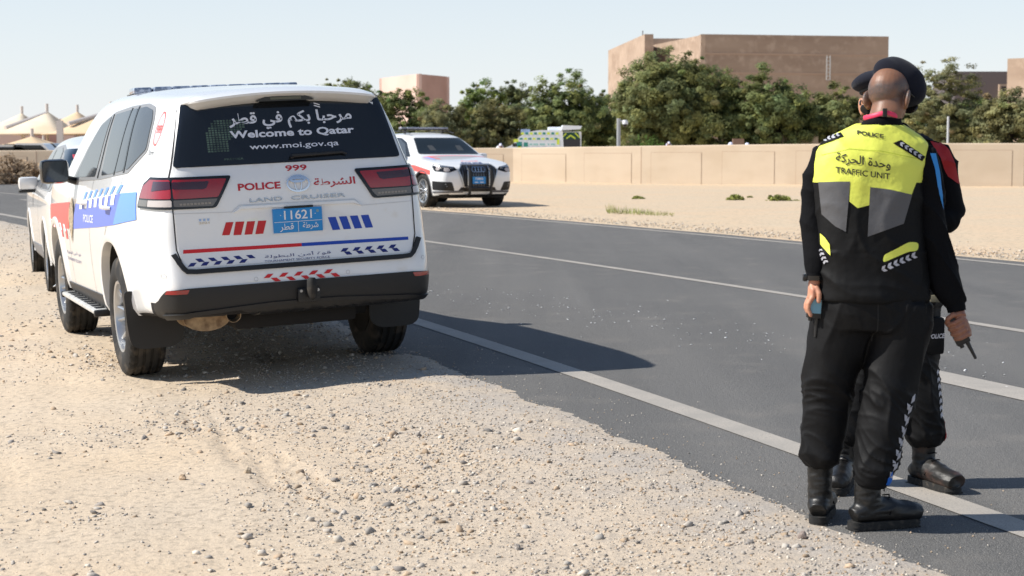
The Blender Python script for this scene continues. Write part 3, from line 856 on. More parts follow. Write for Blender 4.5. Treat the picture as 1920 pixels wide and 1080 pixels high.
def _dbg(x, y):
    W = cam_o.matrix_world if False else Matrix.Translation(cam_o.location) @ cam_o.rotation_euler.to_matrix().to_4x4()
    d = W.to_3x3() @ Vector(((x-960)/3229.4, (540-y)/3229.4, -1)); Mi = car.matrix_world.inverted()
    bpy.context.view_layer.update(); Mi = car.matrix_world.inverted()
    h, n_, i_, t_ = bv.ray_cast(Mi @ W.translation, (Mi.to_3x3() @ d).normalized())
    print('DBG', (x, y), None if h is None else tuple(round(q, 3) for q in h), None if h is None else tuple(round(q, 2) for q in n_))
DBG = 0
if DBG:
    for q in [(305,209),(312,225),(289,274),(285,262),(299,242),(258,392),(260,350),(255,362),(256,415),(275,330),(433,332),(786,345),(790,480),(240,585),(262,600),(225,545)]: _dbg(*q)
# ------------------------------------------------------------------ ground, road, markings
m_sand = mat('sand', lin((.765, .69, .585)), .95, n=(.55, lin((.79, .69, .57)), .35, .7), n2=(14, lin((.60, .55, .48)), .50, .78), b=[(60, .5, .012), (260, .5, .004), (9, .35, .03)])
def sand_near():
    m = mat('sand_near', lin((.755, .69, .605)), .95, n=(.45, lin((.785, .70, .59)), .35, .65), n2=(26, lin((.60, .545, .475)), .50, .74), b=[(75, .45, .008), (300, .45, .003), (20, .4, .02)])
    nt = m.node_tree; N = nt.nodes; L = nt.links; p = N['Principled BSDF']
    src = p.inputs['Base Color'].links[0].from_socket
    a = N.new('ShaderNodeAttribute'); a.attribute_name = 'grit'; tc = N.new('ShaderNodeTexCoord')
    def noi(s_, d=3):
        q = N.new('ShaderNodeTexNoise'); q.inputs['Scale'].default_value = s_; q.inputs['Detail'].default_value = d; L.new(tc.outputs['Object'], q.inputs['Vector']); return q.outputs['Fac']
    def rmp(v_, x0, x1, y0=0., y1=1.):
        q = N.new('ShaderNodeMapRange'); q.inputs['From Min'].default_value = x0; q.inputs['From Max'].default_value = x1; q.inputs['To Min'].default_value = y0; q.inputs['To Max'].default_value = y1; L.new(v_, q.inputs['Value']); return q.outputs[0]
    def mul(x, y):
        q = N.new('ShaderNodeMath'); q.operation = 'MULTIPLY'; L.new(x, q.inputs[0]); L.new(y, q.inputs[1]); return q.outputs[0]
    def mix(f_, c0, c1):
        q = N.new('ShaderNodeMix'); q.data_type = 'RGBA'; L.new(f_, q.inputs[0]); L.new(c0, q.inputs[6]); q.inputs[7].default_value = (*c1, 1); return q.outputs[2]
    c = mix(mul(a.outputs['Fac'], rmp(noi(3.0), .35, .65, .35, 1)), src, lin((.665, .63, .59)))
    c = mix(mul(rmp(a.outputs['Fac'], 0, .6, .25, 1), rmp(noi(210, 2), .56, .64)), c, lin((.50, .48, .46)))
    c = mix(rmp(noi(150, 2), .60, .70, 0, .7), c, lin((.82, .77, .69)))
    L.new(c, p.inputs['Base Color'])
    return m
m_sandn = sand_near()
def asphalt():
    m = bpy.data.materials.new('asphalt'); m.use_nodes = True; nt = m.node_tree; N = nt.nodes; L = nt.links; p = N['Principled BSDF']
    tc = N.new('ShaderNodeTexCoord')
    def mp(sc, rz=0):
        q = N.new('ShaderNodeMapping'); q.inputs['Scale'].default_value = sc; q.inputs['Rotation'].default_value = (0, 0, rz); L.new(tc.outputs['Object'], q.inputs[0]); return q.outputs[0]
    def noi(s, sc=(1, 1, 1), rz=0, d=4):
        q = N.new('ShaderNodeTexNoise'); q.inputs['Scale'].default_value = s; q.inputs['Detail'].default_value = d; L.new(mp(sc, rz), q.inputs['Vector']); return q.outputs['Fac']
    def rmp(v, a, b_, c0, c1):
        q = N.new('ShaderNodeMapRange'); q.inputs['From Min'].default_value = a; q.inputs['From Max'].default_value = b_; q.inputs['To Min'].default_value = c0; q.inputs['To Max'].default_value = c1; L.new(v, q.inputs['Value']); return q.outputs[0]
    def mix(f, a, b_):
        q = N.new('ShaderNodeMix'); q.data_type = 'RGBA'
        L.new(f, q.inputs[0])
        for i, c in ((6, a), (7, b_)):
            if isinstance(c, tuple): q.inputs[i].default_value = (*c, 1)
            else: L.new(c, q.inputs[i])
        return q.outputs[2]
    c = mix(rmp(noi(.35), .35, .65, 0, 1), (.083, .081, .078), (.103, .100, .094))
    c = mix(rmp(noi(1.3, (1, .05, 1), -.36), .44, .64, 0, .75), c, (.140, .134, .125))      # dusty tyre bands along the road
    c = mix(rmp(noi(230, d=2), .53, .62, 0, .9), c, (.30, .29, .275))
    c = mix(rmp(noi(170, d=2), .38, .47, .85, 0), c, (.060, .059, .058))
    v = N.new('ShaderNodeTexVoronoi'); v.inputs['Scale'].default_value = 210; L.new(mp((1, 1, 1)), v.inputs['Vector'])
    c = mix(rmp(noi(2.2), .55, .75, 0, .35), c, (.22, .20, .175))
    L.new(c, p.inputs['Base Color']); p.inputs['Roughness'].default_value = .86; p.inputs['Specular IOR Level'].default_value = .35
    b1 = N.new('ShaderNodeBump'); b1.inputs['Strength'].default_value = .7; b1.inputs['Distance'].default_value = .004; L.new(v.outputs['Distance'], b1.inputs['Height'])
    b2 = N.new('ShaderNodeBump'); b2.inputs['Strength'].default_value = .3; b2.inputs['Distance'].default_value = .02; L.new(noi(40), b2.inputs['Height']); L.new(b1.outputs[0], b2.inputs['Normal'])
    L.new(b2.outputs[0], p.inputs['Normal'])
    return m
m_asph = asphalt()
m_line = mat('road_paint', lin((.66, .63, .59)), .8, n=(180, lin((.46, .45, .44)), .52, .66), n2=(3, lin((.58, .56, .53)), .4, .7), b=(240, .5, .003))

def strip(name, fa, fb, ys, z, m, kind='structure'):
    v = []; f = []
    for y in ys: v += [(fa(y), y, z), (fb(y), y, z)]
    for i in range(len(ys)-1): f.append((2*i, 2*i+1, 2*i+3, 2*i+2))
    o = mk(name, v, f, m); o['kind'] = kind
    return o
YS = list(np.arange(1.0, 64, .5)) + [64, 66, 70, 76, 84]
strip('road', lambda y: edgex(y) - .26, lambda y: line4x(y) + .55, YS, 0.0, m_asph)
def perp(y): 
    s = -.2855 - .0066*min(y, 64); return sqrt(1+s*s)
def mark(name, fx, wd, y0, y1, st=.5, z=.004):
    ys = list(np.arange(y0, y1, st)) + [y1]
    strip(name, lambda y: fx(y) - wd/2*perp(y), lambda y: fx(y) + wd/2*perp(y), ys, z, m_line)
mark('edge_line', line1x, .17, 2.0, 64)
mark('lane_line', line2x, .125, 2.0, 64)
mark('far_edge_line', line4x, .13, 2.0, 64)
mark('dash_line', lambda y: 2.69 - .372*(y-10.8) - .0033*(y-10.8)**2, .31, 2.0, 11.9)
mark('dash_line', lambda y: line1x(y) + 3.1, .16, 42.0, 46.0)

# far ground sheet
def farz(x, y):
    z = -.03
    if y > 20: z += .04*noise.noise(Vector((x*.25, y*.25, 3)))
    return z
v = []; f = []
# near shoulder: terrain strip laid along the road edge
rows = list(np.arange(3.6, 15, .045)) + list(np.geomspace(15, 64, 90)) 
cols = list(np.arange(-.42, 1.2, .035)) + list(np.geomspace(1.2, 7, 70)) + [8, 9.5, 12, 16, 24, 40, 70]
RL = Vector((-1.7197, 11.8088)) + Vector((-cos(.3852), -sin(.3852)))*.835
HD = Vector((-sin(.3852), cos(.3852))); SD = Vector((HD.y, -HD.x))
def near_z(x, y, d):
    if d < 0: base = 0
    else: base = shoulder_z(x, y)
    z = base
    if d < .55:
        t = (d + .42)/.97
        n0 = noise.noise(Vector((x*1.7, y*1.7, 0)))*.5 + noise.noise(Vector((x*6, y*6, 5)))*.35 + noise.noise(Vector((x*17, y*17, 9)))*.25
        z += (-.022 + .040*min(1, max(0, (d+.42)/.55))) + n0*.011
        if d > .2: z += (d-.2)*.0
    else: z += .018*max(0, 1 - (d-.55)/.6)
    dd = max(0, min(1, (d-.3)))
    z += dd*(noise.noise(Vector((x*.9, y*.9, 2)))*.018 + noise.noise(Vector((x*3.3, y*3.3, 7)))*.010 + noise.noise(Vector((x*11, y*11, 1)))*.005)
    # tyre marks left by cars pulling over
    p = Vector((x, y)) - RL
    for off, w_, ph, bend in ((.0, .13, 0, .0), (.95, .10, 1.3, .06), (-1.1, .12, .7, -.05), (1.62, .12, .4, .012)):
        s_ = -p.dot(HD); u = p.dot(SD) - off - bend*s_
        if abs(u) < w_*1.25 and -2 < s_ < 7:
            m_ = max(0, min(1, .5 + 1.6*noise.noise(Vector((x*.8+ph*9, y*.8, 4)))))
            e = max(0, 1 - (abs(u)/w_/1.25)**6)
            z += e*m_*dd*(-.012 + .013*cos(u*2*pi/.066) + .005*cos(s_*2*pi/.08 + 3*u))
    # under the tyres of the parked car the sand is pressed level with the wheels
    return z
def tyre_level(x, y, z):
    for a, b_ in ((0, .835), (0, -.835), (2.85, .835), (2.85, -.835)):
        q = car.matrix_world @ Vector((a, b_, 0)); r = hypot(x-q.x, y-q.y)
        if r < .5:
            t = max(0, 1 - r/.5); t = min(1, t*2.2); z = z*(1-t) + (q.z + .004)*t
    return z
bpy.context.view_layer.update()
for y in rows:
    for d in cols:
        x = edgex(y) - d*perp(y); z = near_z(x, y, d)
        z = tyre_level(x, y, z)
        v.append((x, y, z))
nc = len(cols)
for i in range(len(rows)-1):
    for k in range(nc-1): f.append((i*nc+k, i*nc+k+1, (i+1)*nc+k+1, (i+1)*nc+k))
sh = mk('sandy_verge', v, f, m_sandn, smooth=True)
ga = sh.data.attributes.new('grit', 'FLOAT', 'POINT')
ga.data.foreach_set('value', [max(0, min(1, (1.9 - d)/1.9))*.75 + .35*max(0, 1-abs(d-.1)/.5) for y in rows for d in cols]); sh['kind'] = 'structure'
bm = bmesh.new(); bm.from_mesh(sh.data); bmesh.ops.recalc_face_normals(bm, faces=bm.faces[:]); bm.to_mesh(sh.data); bm.free()
if sh.data.polygons[0].normal.z < 0: sh.data.flip_normals()
# far side sand, from the road edge to the horizon
v = []; f = []
ys = list(np.arange(1.0, 64, 1.0)) + [64, 68, 76, 84]
offs = [.30, .55, .9, 1.6, 3, 5, 8, 12, 18, 28, 45, 80]
for y in ys:
    for o_ in offs:
        x = line4x(y) + o_*perp(y)
        n0 = noise.noise(Vector((x*2.2, y*2.2, 0)))*.012
        z = .008 + n0 - (.02 if o_ < .4 else 0) + (.03*noise.noise(Vector((x*.3, y*.3, 3))) if o_ > .9 else 0) + min(.05, o_*.01)
        v.append((x, y, z))
n = len(offs)
for i in range(len(ys)-1):
    for k in range(n-1): f.append((i*n+k, i*n+k+1, (i+1)*n+k+1, (i+1)*n+k))
fs_ = mk('far_verge', v, f, m_sand, smooth=True); fs_['kind'] = 'structure'
if fs_.data.polygons[0].normal.z < 0: fs_.data.flip_normals()
gr = mk('ground', [(-3500, -300, -.34), (3500, -300, -.34), (3500, 5000, -.34), (-3500, 5000, -.34)], [(0, 1, 2, 3)], m_sand); gr['kind'] = 'structure'
# sand flat between the far verge, the boundary wall and the grounds behind it
v = []; f = []; xs_ = np.linspace(-60, 90, 76); yy = list(np.linspace(46, 70, 25)) + [76, 90, 120, 170, 260]
for y in yy:
    for x in xs_:
        v.append((x, y, (.0 if y < 75 else .0) + .05*noise.noise(Vector((x*.15, y*.15, 1))) - (.12 if x < line4x(min(y, 64)) + 3 else .0)))
n = len(xs_)
for i in range(len(yy)-1):
    for k in range(n-1): f.append((i*n+k, i*n+k+1, (i+1)*n+k+1, (i+1)*n+k))
g2 = mk('sand_flat', v, f, m_sand, smooth=True); g2['kind'] = 'structure'
if g2.data.polygons[0].normal.z < 0: g2.data.flip_normals()

# ------------------------------------------------------------------ gravel
def ico():
    bm = bmesh.new(); bmesh.ops.create_icosphere(bm, subdivisions=1, radius=1)
    v = np.array([q.co[:] for q in bm.verts]); bm.verts.index_update(); f = np.array([[q.index for q in p.verts] for p in bm.faces]); bm.free(); return v, f
IV, IF = ico()
OV = np.array([(1, 0, 0), (0, 1, 0), (-1, 0, 0), (0, -1, 0), (0, 0, 1), (0, 0, -1)], float)
OF = np.array([(0, 1, 4), (1, 2, 4), (2, 3, 4), (3, 0, 4), (1, 0, 5), (2, 1, 5), (3, 2, 5), (0, 3, 5)])
m_stone = mat('stones', (.4, .38, .35), .9, attr='col', b=(90, .4, .004))
BV_SH = bvh_of(sh.data)
def stones(name, pts, sizes, cols_, parts=IV, fc=IF, flat=(.45, .85)):
    n = len(pts); k = len(parts)
    V = np.repeat(parts[None], n, 0)*(1 + rng.uniform(-.42, .42, (n, k, 1))) + rng.uniform(-.22, .22, (n, k, 3))
    sc = np.stack([sizes*rng.uniform(.8, 1.4, n), sizes*rng.uniform(.6, 1.0, n), sizes*rng.uniform(flat[0], flat[1], n)], 1)
    V *= sc[:, None]
    tilt = rng.uniform(-.5, .5, n); c, s = np.cos(tilt)[:, None], np.sin(tilt)[:, None]
    V[..., 0], V[..., 2] = V[..., 0]*c - V[..., 2]*s, V[..., 0]*s + V[..., 2]*c
    a = rng.uniform(0, 2*pi, n); c, s = np.cos(a)[:, None], np.sin(a)[:, None]
    V[..., 0], V[..., 1] = V[..., 0]*c - V[..., 1]*s, V[..., 0]*s + V[..., 1]*c
    V += pts[:, None]
    V = V.reshape(-1, 3); F = (fc[None] + (np.arange(n)*k)[:, None, None]).reshape(-1, 3)
    me = bpy.data.meshes.new(name); me.vertices.add(len(V)); me.vertices.foreach_set('co', V.ravel())
    me.loops.add(F.size); me.loops.foreach_set('vertex_index', F.ravel().astype(np.int32))
    me.polygons.add(len(F)); me.polygons.foreach_set('loop_start', np.arange(0, F.size, 3, dtype=np.int32)); me.polygons.foreach_set('loop_total', np.full(len(F), 3, dtype=np.int32))
    at = me.color_attributes.new('col', 'FLOAT_COLOR', 'POINT')
    cc = np.concatenate([np.repeat(cols_, k, 0), np.ones((n*k, 1))], 1); at.data.foreach_set('color', cc.ravel())
    me.materials.append(m_stone); me.update(); me.validate()
    o = bpy.data.objects.new(name, me); COL.objects.link(o); o['kind'] = 'stuff'
    return o
PAL = np.array([lin((.68, .65, .61)), lin((.60, .57, .54)), lin((.74, .70, .65)), lin((.72, .63, .53)), lin((.52, .50, .48)), lin((.64, .56, .47)), lin((.82, .78, .72))])
def scatter(n, fn, smin, smax, pw, pal_w, y0, y1, d0, d1):
    P_ = []; S_ = []
    while len(P_) < n:
        y = y0*(y1/y0)**random.random(); d = random.uniform(d0, d1)
        if random.random() > fn(y, d): continue
        x = edgex(y) - d*perp(y)
        if abs(x) > y*.305 + .3: continue
        s = smin + (smax-smin)*random.random()**pw
        if s*1720/y < .35: continue
        h, *_r = BV_SH.ray_cast(Vector((x, y, 2)), Vector((0, 0, -1)))
        z = h.z if h else 0
        if d < .35: z = max(z, 0)
        P_.append((x, y, z + s*.12)); S_.append(s)
    c = PAL[rng.choice(len(PAL), n, p=pal_w)]*rng.uniform(.75, 1.12, (n, 1))
    return np.array(P_), np.array(S_), c
def clump(x, y): return noise.noise(Vector((x*.8, y*.8, 11)))
def dens_mid(y, d):
    x = edgex(y) - d*perp(y); c = .16 + 1.3*clump(x, y) + .5*noise.noise(Vector((x*3, y*3, 4))) + (.32 if d < 2.0 else 0)
    for cx, cy, r in ((-1.62, 8.0, .42), (-1.75, 7.2, .3), (-.35, 6.6, .35), (-.15, 7.0, .3), (-1.75, 5.6, .2), (.25, 5.9, .3), (-.55, 8.6, .4)):
        c += .9*max(0, 1 - hypot(x-cx, y-cy)/r)
    return max(.035, min(1, c))
def dens_edge(y, d): return max(0, 1 - abs(d - .35)/1.3)
PW_ = [.22, .16, .18, .16, .08, .10, .10]
p_, s_, c_ = scatter(15000, dens_mid, .003, .011, 2.4, PW_, 4.3, 14, .0, 5.2); stones('gravel', p_, s_, c_, OV, OF)
p_, s_, c_ = scatter(17000, dens_edge, .0028, .010, 2.2, PW_, 4.3, 17, -.15, 2.0); stones('gravel', p_, s_, c_, OV, OF)
p_, s_, c_ = scatter(1700, dens_mid, .007, .024, 3.8, PW_, 4.3, 16, .1, 5.5); stones('gravel', p_, s_, c_)
p_, s_, c_ = scatter(2600, lambda y, d: max(.03, 1-d/3.), .008, .02, 2.0, PW_, 12, 34, .0, 5); stones('gravel', p_, s_, c_, OV, OF)
# crumbs of stone on the asphalt
n = 900; yy_ = 6 + 14*rng.random(n); off = -np.abs(rng.normal(0, .35, n)) - .1
px_ = np.array([edgex(y) - o_*perp(y) for y, o_ in zip(yy_, off)])
stones('gravel', np.stack([px_, yy_, np.full(n, .002)], 1), rng.uniform(.002, .006, n), PAL[rng.choice(7, n, p=PW_)]*1.1, OV, OF)
n = 330; t = rng.random(n); yy_ = 17.5 - 8.0*t + rng.normal(0, .35, n); px_ = -1.0 + 5.2*t + rng.normal(0, .5, n)
stones('gravel', np.stack([px_, yy_, np.full(n, .003)], 1), rng.uniform(.004, .014, n)*(.6+.6*rng.random(n)), np.full((n, 3), .62)*rng.uniform(.8, 1.1, (n, 1)), OV, OF, (.12, .25))
# crushed stone along the far road edge
n = 4200; yy_ = 15*(46/15)**rng.random(n); off = .35 + np.abs(rng.normal(0, .7, n)); px_ = np.array([line4x(y) + o_*perp(y) for y, o_ in zip(yy_, off)])
stones('gravel', np.stack([px_, yy_, np.full(n, .03)], 1), rng.uniform(.006, .020, n), PAL[rng.choice(7, n, p=PW_)], OV, OF)

# larger stones that can be singled out
def rock(x, y, s, col, label, sq=(1, .8, .6), seed=0):
    rs = np.random.default_rng(seed)
    bm = bmesh.new(); bmesh.ops.create_icosphere(bm, subdivisions=2, radius=1)
    for q in bm.verts:
        n_ = noise.noise(q.co*1.3 + Vector((seed*3.1, 0, 0)))
        q.co = Vector((q.co.x*sq[0], q.co.y*sq[1], q.co.z*sq[2]))*s*(1 + .5*n_)
    me = bpy.data.meshes.new('stone'); bm.to_mesh(me); bm.free()
    me.materials.append(mat('rock_%d' % seed, lin(col), .92, n=(60, lin(tuple(min(1, c*1.2) for c in col)), .45, .65), b=(120, .6, .004)))
    o = bpy.data.objects.new('stone', me); COL.objects.link(o)
    h, *_r = BV_SH.ray_cast(Vector((x, y, 2)), Vector((0, 0, -1)))
    o.location = (x, y, (h.z if h else 0) + s*sq[2]*.55); o.rotation_euler = (0, 0, seed*1.3)
    tag(o, label, 'stone')
rock(-1.565, 5.62, .022, (.62, .52, .42), 'brown flat stone in the bottom left corner of the sandy verge', (1.3, .8, .6), 1)
rock(1.07, 6.25, .018, (.50, .45, .42), 'round brown pebble on the gravel edge just left of the boots', (.9, .9, 1.0), 2)
rock(-.92, 5.60, .016, (.58, .56, .53), 'pointed grey stone on the sand below the tyre tracks', (1, .8, 1.0), 3)
rock(-1.55, 8.0, .022, (.60, .52, .43), 'largest tan stone in the pebble cluster behind the left rear wheel', (1.1, .8, .8), 4)
rock(-1.25, 8.05, .020, (.66, .60, .52), 'upright pale stone in the pebble cluster left of the tyre tracks', (.8, .8, .9), 5)
rock(.02, 6.35, .016, (.56, .53, .50), 'small dark stone in the middle of the gravel verge', (1.2, .8, .8), 6)
# ------------------------------------------------------------------ boundary wall
m_wall = mat('wall_render', lin((.805, .735, .645)), .92, n=(1.2, lin((.78, .705, .61)), .4, .7), n2=(.5, lin((.825, .755, .665)), .45, .7, (1, 1, 3)), b=(40, .2, .01))
m_groove = mat('wall_joint', lin((.70, .60, .51)), .95)
WP = [(-75, 92), (-52, 80), (-34, 70.5), (-24, 66.8), (-19.6, 65.9), (-10, 65.2), (-.2, 64.1), (2.7, 61.9), (6.3, 60.2), (9.4, 58.7), (14.7, 56.4), (16.0, 56.0), (17.2, 56.0), (18.4, 56.6), (19.8, 58.0), (21.8, 60.4), (25, 63.2), (34, 66.5), (55, 69), (85, 70)]
# resample with a soft curve
def resample(P, st):
    P = [Vector(p) for p in P]; out = [P[0]]; acc = 0
    for a, b_ in zip(P, P[1:]):
        L_ = (b_-a).length; t = st - acc
        while t < L_: out.append(a + (b_-a)*t/L_); t += st
        acc = L_ - (t - st)
    return out
W_ = [Vector(p) for p in WP]
for _ in range(2):
    nw = [W_[0]]
    for a, b_ in zip(W_, W_[1:]): nw += [a*.75 + b_*.25, a*.25 + b_*.75]
    nw.append(W_[-1]); W_ = nw
W_ = resample(W_, 2.62)
def wtop(p): return float(np.interp(p.x, [-30, -19, -.2, 6.3, 9.6, 14.7, 20], [1.20, 1.24, 1.34, 1.44, 1.48, 1.51, 1.50]))
wall = empty('boundary_wall', (0, 0, 0), None, 'long sand coloured rendered boundary wall behind the sandy verge', 'wall')
TH = .22
mb = MB(); v = []; f = []
for i, p in enumerate(W_):
    d = (W_[min(i+1, len(W_)-1)] - W_[max(i-1, 0)]).normalized(); n_ = Vector((d.y, -d.x))
    if n_.y > 0: n_ = -n_
    a = p; b_ = p - n_*TH; zt = wtop(p)
    v += [(a.x, a.y, -.3), (a.x, a.y, zt-.03), (a.x-n_.x*.015, a.y-n_.y*.015, zt), (b_.x+n_.x*.015, b_.y+n_.y*.015, zt), (b_.x, b_.y, zt-.03), (b_.x, b_.y, -.3)]
for i in range(len(W_)-1):
    for k in range(5): f.append((i*6+k, i*6+k+1, (i+1)*6+k+1, (i+1)*6+k))
wb = mk('wall_body', v, f, m_wall, wall)
bm = bmesh.new(); bm.from_mesh(wb.data); bmesh.ops.recalc_face_normals(bm, faces=bm.faces[:]); bm.to_mesh(wb.data); bm.free()
for i in range(len(W_)-1):
    a, b_ = W_[i], W_[i+1]; d = (b_-a); L_ = d.length; d = d.normalized(); n_ = Vector((d.y, -d.x)); n_ = -n_ if n_.y > 0 else n_
    zt = min(wtop(a), wtop(b_))
    def Q(t, z, o_): q = a + d*t + n_*o_; return (q.x, q.y, z)
    # shadow joint behind, raised slab in front
    x0, x1, z0, z1 = .37, L_-.37, .0, zt - .22
    mk('panel_joint', [Q(x0, z0, .008), Q(x1, z0, .008), Q(x1, z1, .008), Q(x0, z1, .008)], [(0, 1, 2, 3)], m_groove, wall)
    x0 += .012; x1 -= .012; z1 -= .012
    vv = [Q(x0, z0, .002), Q(x1, z0, .002), Q(x1, z1, .002), Q(x0, z1, .002), Q(x0, z0, .012), Q(x1, z0, .012), Q(x1, z1, .012), Q(x0, z1, .012)]
    mk('panel', vv, [(0, 3, 2, 1), (4, 5, 6, 7), (0, 1, 5, 4), (1, 2, 6, 5), (2, 3, 7, 6), (3, 0, 4, 7)], m_wall, wall)
    if i % 3 == 0: mk('expansion_joint', [Q(-.012, 0, .004), Q(.012, 0, .004), Q(.012, zt-.03, .004), Q(-.012, zt-.03, .004)], [(0, 1, 2, 3)], m_groove, wall)
# wind-blown sand bank against the wall foot
v = []; f = []
for i, p in enumerate(W_):
    d = (W_[min(i+1, len(W_)-1)] - W_[max(i-1, 0)]).normalized(); n_ = Vector((d.y, -d.x)); n_ = -n_ if n_.y > 0 else n_
    for o_, z in ((-.1, .10), (.0, .10), (.5, .07), (1.6, .045), (3.4, -.06)):
        q = p + n_*o_; v.append((q.x, q.y, z + .05*noise.noise(Vector((q.x*.5, q.y*.5, 0)))))
for i in range(len(W_)-1):
    for k in range(4): f.append((i*5+k, i*5+k+1, (i+1)*5+k+1, (i+1)*5+k))
sb = mk('sand_bank', v, f, m_sand, smooth=True); sb['kind'] = 'structure'
if sb.data.polygons[0].normal.z < 0: sb.data.flip_normals()

# ------------------------------------------------------------------ place a pixel at a distance (used once, for the far background)
def at(px, py, Y):
    a = (px-960)/3229.4; b_ = (540-py)/3229.4; c_, s_ = cos(.08303), sin(.08303)
    r = Vector((a, c_ + b_*s_, -s_ + b_*c_)); return Vector((0, 0, 1.4575)) + r*(Y/r.y)

# ------------------------------------------------------------------ buildings
m_bld = mat('building_render', lin((.675, .59, .515)), .93, n=(.12, lin((.61, .525, .455)), .4, .65, (1, 1, 4)), n2=(1.2, lin((.71, .625, .55)), .5, .7), b=(6, .15, .04))
m_bld2 = mat('building_render_pink', lin((.85, .735, .685)), .93, n=(.3, lin((.81, .695, .645)), .4, .65))
m_bgrey = mat('building_grey', lin((.40, .37, .37)), .9)
m_bdark = mat('dark_opening', (.03, .03, .035), .3)
def block(name, p0, p1, depth, z0, z1, m, parent, dirv=None):
    """upright block whose front face runs p0-p1 (x, y)"""
    a, b_ = Vector(p0), Vector(p1); d = (b_-a).normalized(); n_ = Vector((-d.y, d.x)); n_ = n_ if n_.y > 0 else -n_
    c_, e = b_ + n_*depth, a + n_*depth
    q = [a, b_, c_, e]
    v = [(*t, z0) for t in q] + [(*t, z1) for t in q]
    o = mk(name, v, [(0, 3, 2, 1), (4, 5, 6, 7), (0, 1, 5, 4), (1, 2, 6, 5), (2, 3, 7, 6), (3, 0, 4, 7)], m, parent)
    # parapet cap
    return o
def XY(px, Y): q = at(px, 200, Y); return (q.x, q.y)
b1 = empty('main_building', (*XY(1450, 185), 0), None, 'large windowless sand-brown building rising behind the trees, left of the berets', 'building')
b1.location = (0, 0, 0)
zt = at(1322, 64, 185).z
block('wall', XY(1322, 185), XY(1664, 189), 40, -1, zt, m_bld, b1)
zt2 = at(1295, 74, 208).z
# lit flank turning away to the left
pa = Vector(XY(1322, 185)); pb = Vector(XY(1295, 200))
block('return_wall', tuple(pb), tuple(pa + Vector((-.02, -.0))), .5, -1, zt, m_bld, b1)
block('link_wall', XY(1208, 205), XY(1300, 205), 22, -1, at(1208, 72, 205).z, m_bld, b1)
pa = Vector(XY(1208, 198)); pb = Vector(XY(1140, 232))
block('wing_wall', tuple(pb), tuple(pa), 1.0, -1, at(1208, 64, 198).z, m_bld, b1)
for k, yz in enumerate((102, 138)):
    q = at(1322, yz, 185); r_ = at(1664, yz+3, 189)
    d = Vector((r_.x-q.x, r_.y-q.y)).normalized()
    v = [(q.x, q.y-.05, q.z), (r_.x, r_.y-.05, q.z), (r_.x, r_.y-.05, q.z+.18), (q.x, q.y-.05, q.z+.18), (q.x, q.y+.1, q.z), (r_.x, r_.y+.1, q.z), (r_.x, r_.y+.1, q.z+.18), (q.x, q.y+.1, q.z+.18)]
    mk('joint_band', v, [(0, 1, 2, 3), (3, 2, 6, 7), (0, 4, 5, 1)], mat('band', lin((.70, .60, .52)), .95), b1)
# roof ladder
la = MB(); q0 = at(1553, 150, 186.2); q1 = at(1553, 104, 186.2)
for dx in (-.18, .18): la.box((q0.x+dx-.05, q0.y, q0.z), (q0.x+dx+.05, q0.y+.1, q1.z))
z = q0.z
while z < q1.z: la.box((q0.x-.2, q0.y+.02, z), (q0.x+.2, q0.y+.06, z+.06)); z += .4
la.build('roof_ladder', mat('galvanised', (.55, .55, .53), .5, metal=.3), b1)
ant = MB(); q0 = at(1205, 66, 198); ant.tube([q0, q0 + Vector((0, 0, .5))], .06, 6); ant.build('mast', m_bgrey, b1)
b2 = empty('small_building', (0, 0, 0), None, 'pinkish cube-shaped building far off above the trees, right of the police four-wheel drive', 'building')
pc = Vector(XY(786, 185)); pl_ = Vector(XY(716, 197)); pr_ = Vector(XY(838, 192)); pk_ = pl_ + pr_ - pc; zt = at(780, 139, 186).z
def quadwall(name, a, b_, m, par, z0, z1):
    n_ = Vector((-(b_-a).y, (b_-a).x)).normalized()*.3; n_ = n_ if n_.y > 0 else -n_
    v = [(*a, z0), (*b_, z0), (*(b_+n_), z0), (*(a+n_), z0), (*a, z1), (*b_, z1), (*(b_+n_), z1), (*(a+n_), z1)]
    mk(name, v, [(0, 3, 2, 1), (4, 5, 6, 7), (0, 1, 5, 4), (1, 2, 6, 5), (2, 3, 7, 6), (3, 0, 4, 7)], m, par)
quadwall('wall', pl_, pc, m_bld2, b2, -1, zt)
quadwall('side_wall', pc, pr_, mat('building_render_shaded', lin((.74, .61, .56)), .93, n=(.3, lin((.70, .57, .52)), .4, .65)), b2, -1, zt-.02)  # shade of the right face put into the colour: darker copy of the pink render
mk('roof', [(*pl_, zt-.3), (*pc, zt-.3), (*pr_, zt-.3), (*pk_, zt-.3)], [(0, 1, 2, 3)], m_bld2, b2); quadwall('back_wall', pl_, pk_, m_bld2, b2, -1, zt-.04); quadwall('back_wall', pr_, pk_, m_bld2, b2, -1, zt-.05)
b3 = empty('grey_building', (0, 0, 0), None, 'low grey flat-roofed building right of the berets, in front of the sky', 'building')
block('wall', XY(1790, 190), XY(1889, 190), 10, -1, at(1800, 134, 190).z, m_bgrey, b3)
block('door_frame', XY(1873, 189.5), XY(1890, 189.5), 1, -1, at(1880, 158, 189.5).z, m_bld, b3); block('door_recess', XY(1877, 189.3), XY(1886, 189.3), .3, -1, at(1880, 162, 189.3).z, m_bdark, b3)
b4 = empty('tan_building', (0, 0, 0), None, 'pale tan block cut off by the right edge of the photo', 'building')
block('wall', XY(1887, 175), XY(1990, 171), 16, -1, at(1890, 110, 175).z, m_bld, b4)
b5 = empty('pink_hall', (0, 0, 0), None, 'low brownish hall behind the canopies at the far left', 'building')
block('wall', XY(-60, 185), XY(60, 185), 20, -1, at(10, 230, 185).z, mat('hall_render', lin((.74, .64, .60)), .9), b5)
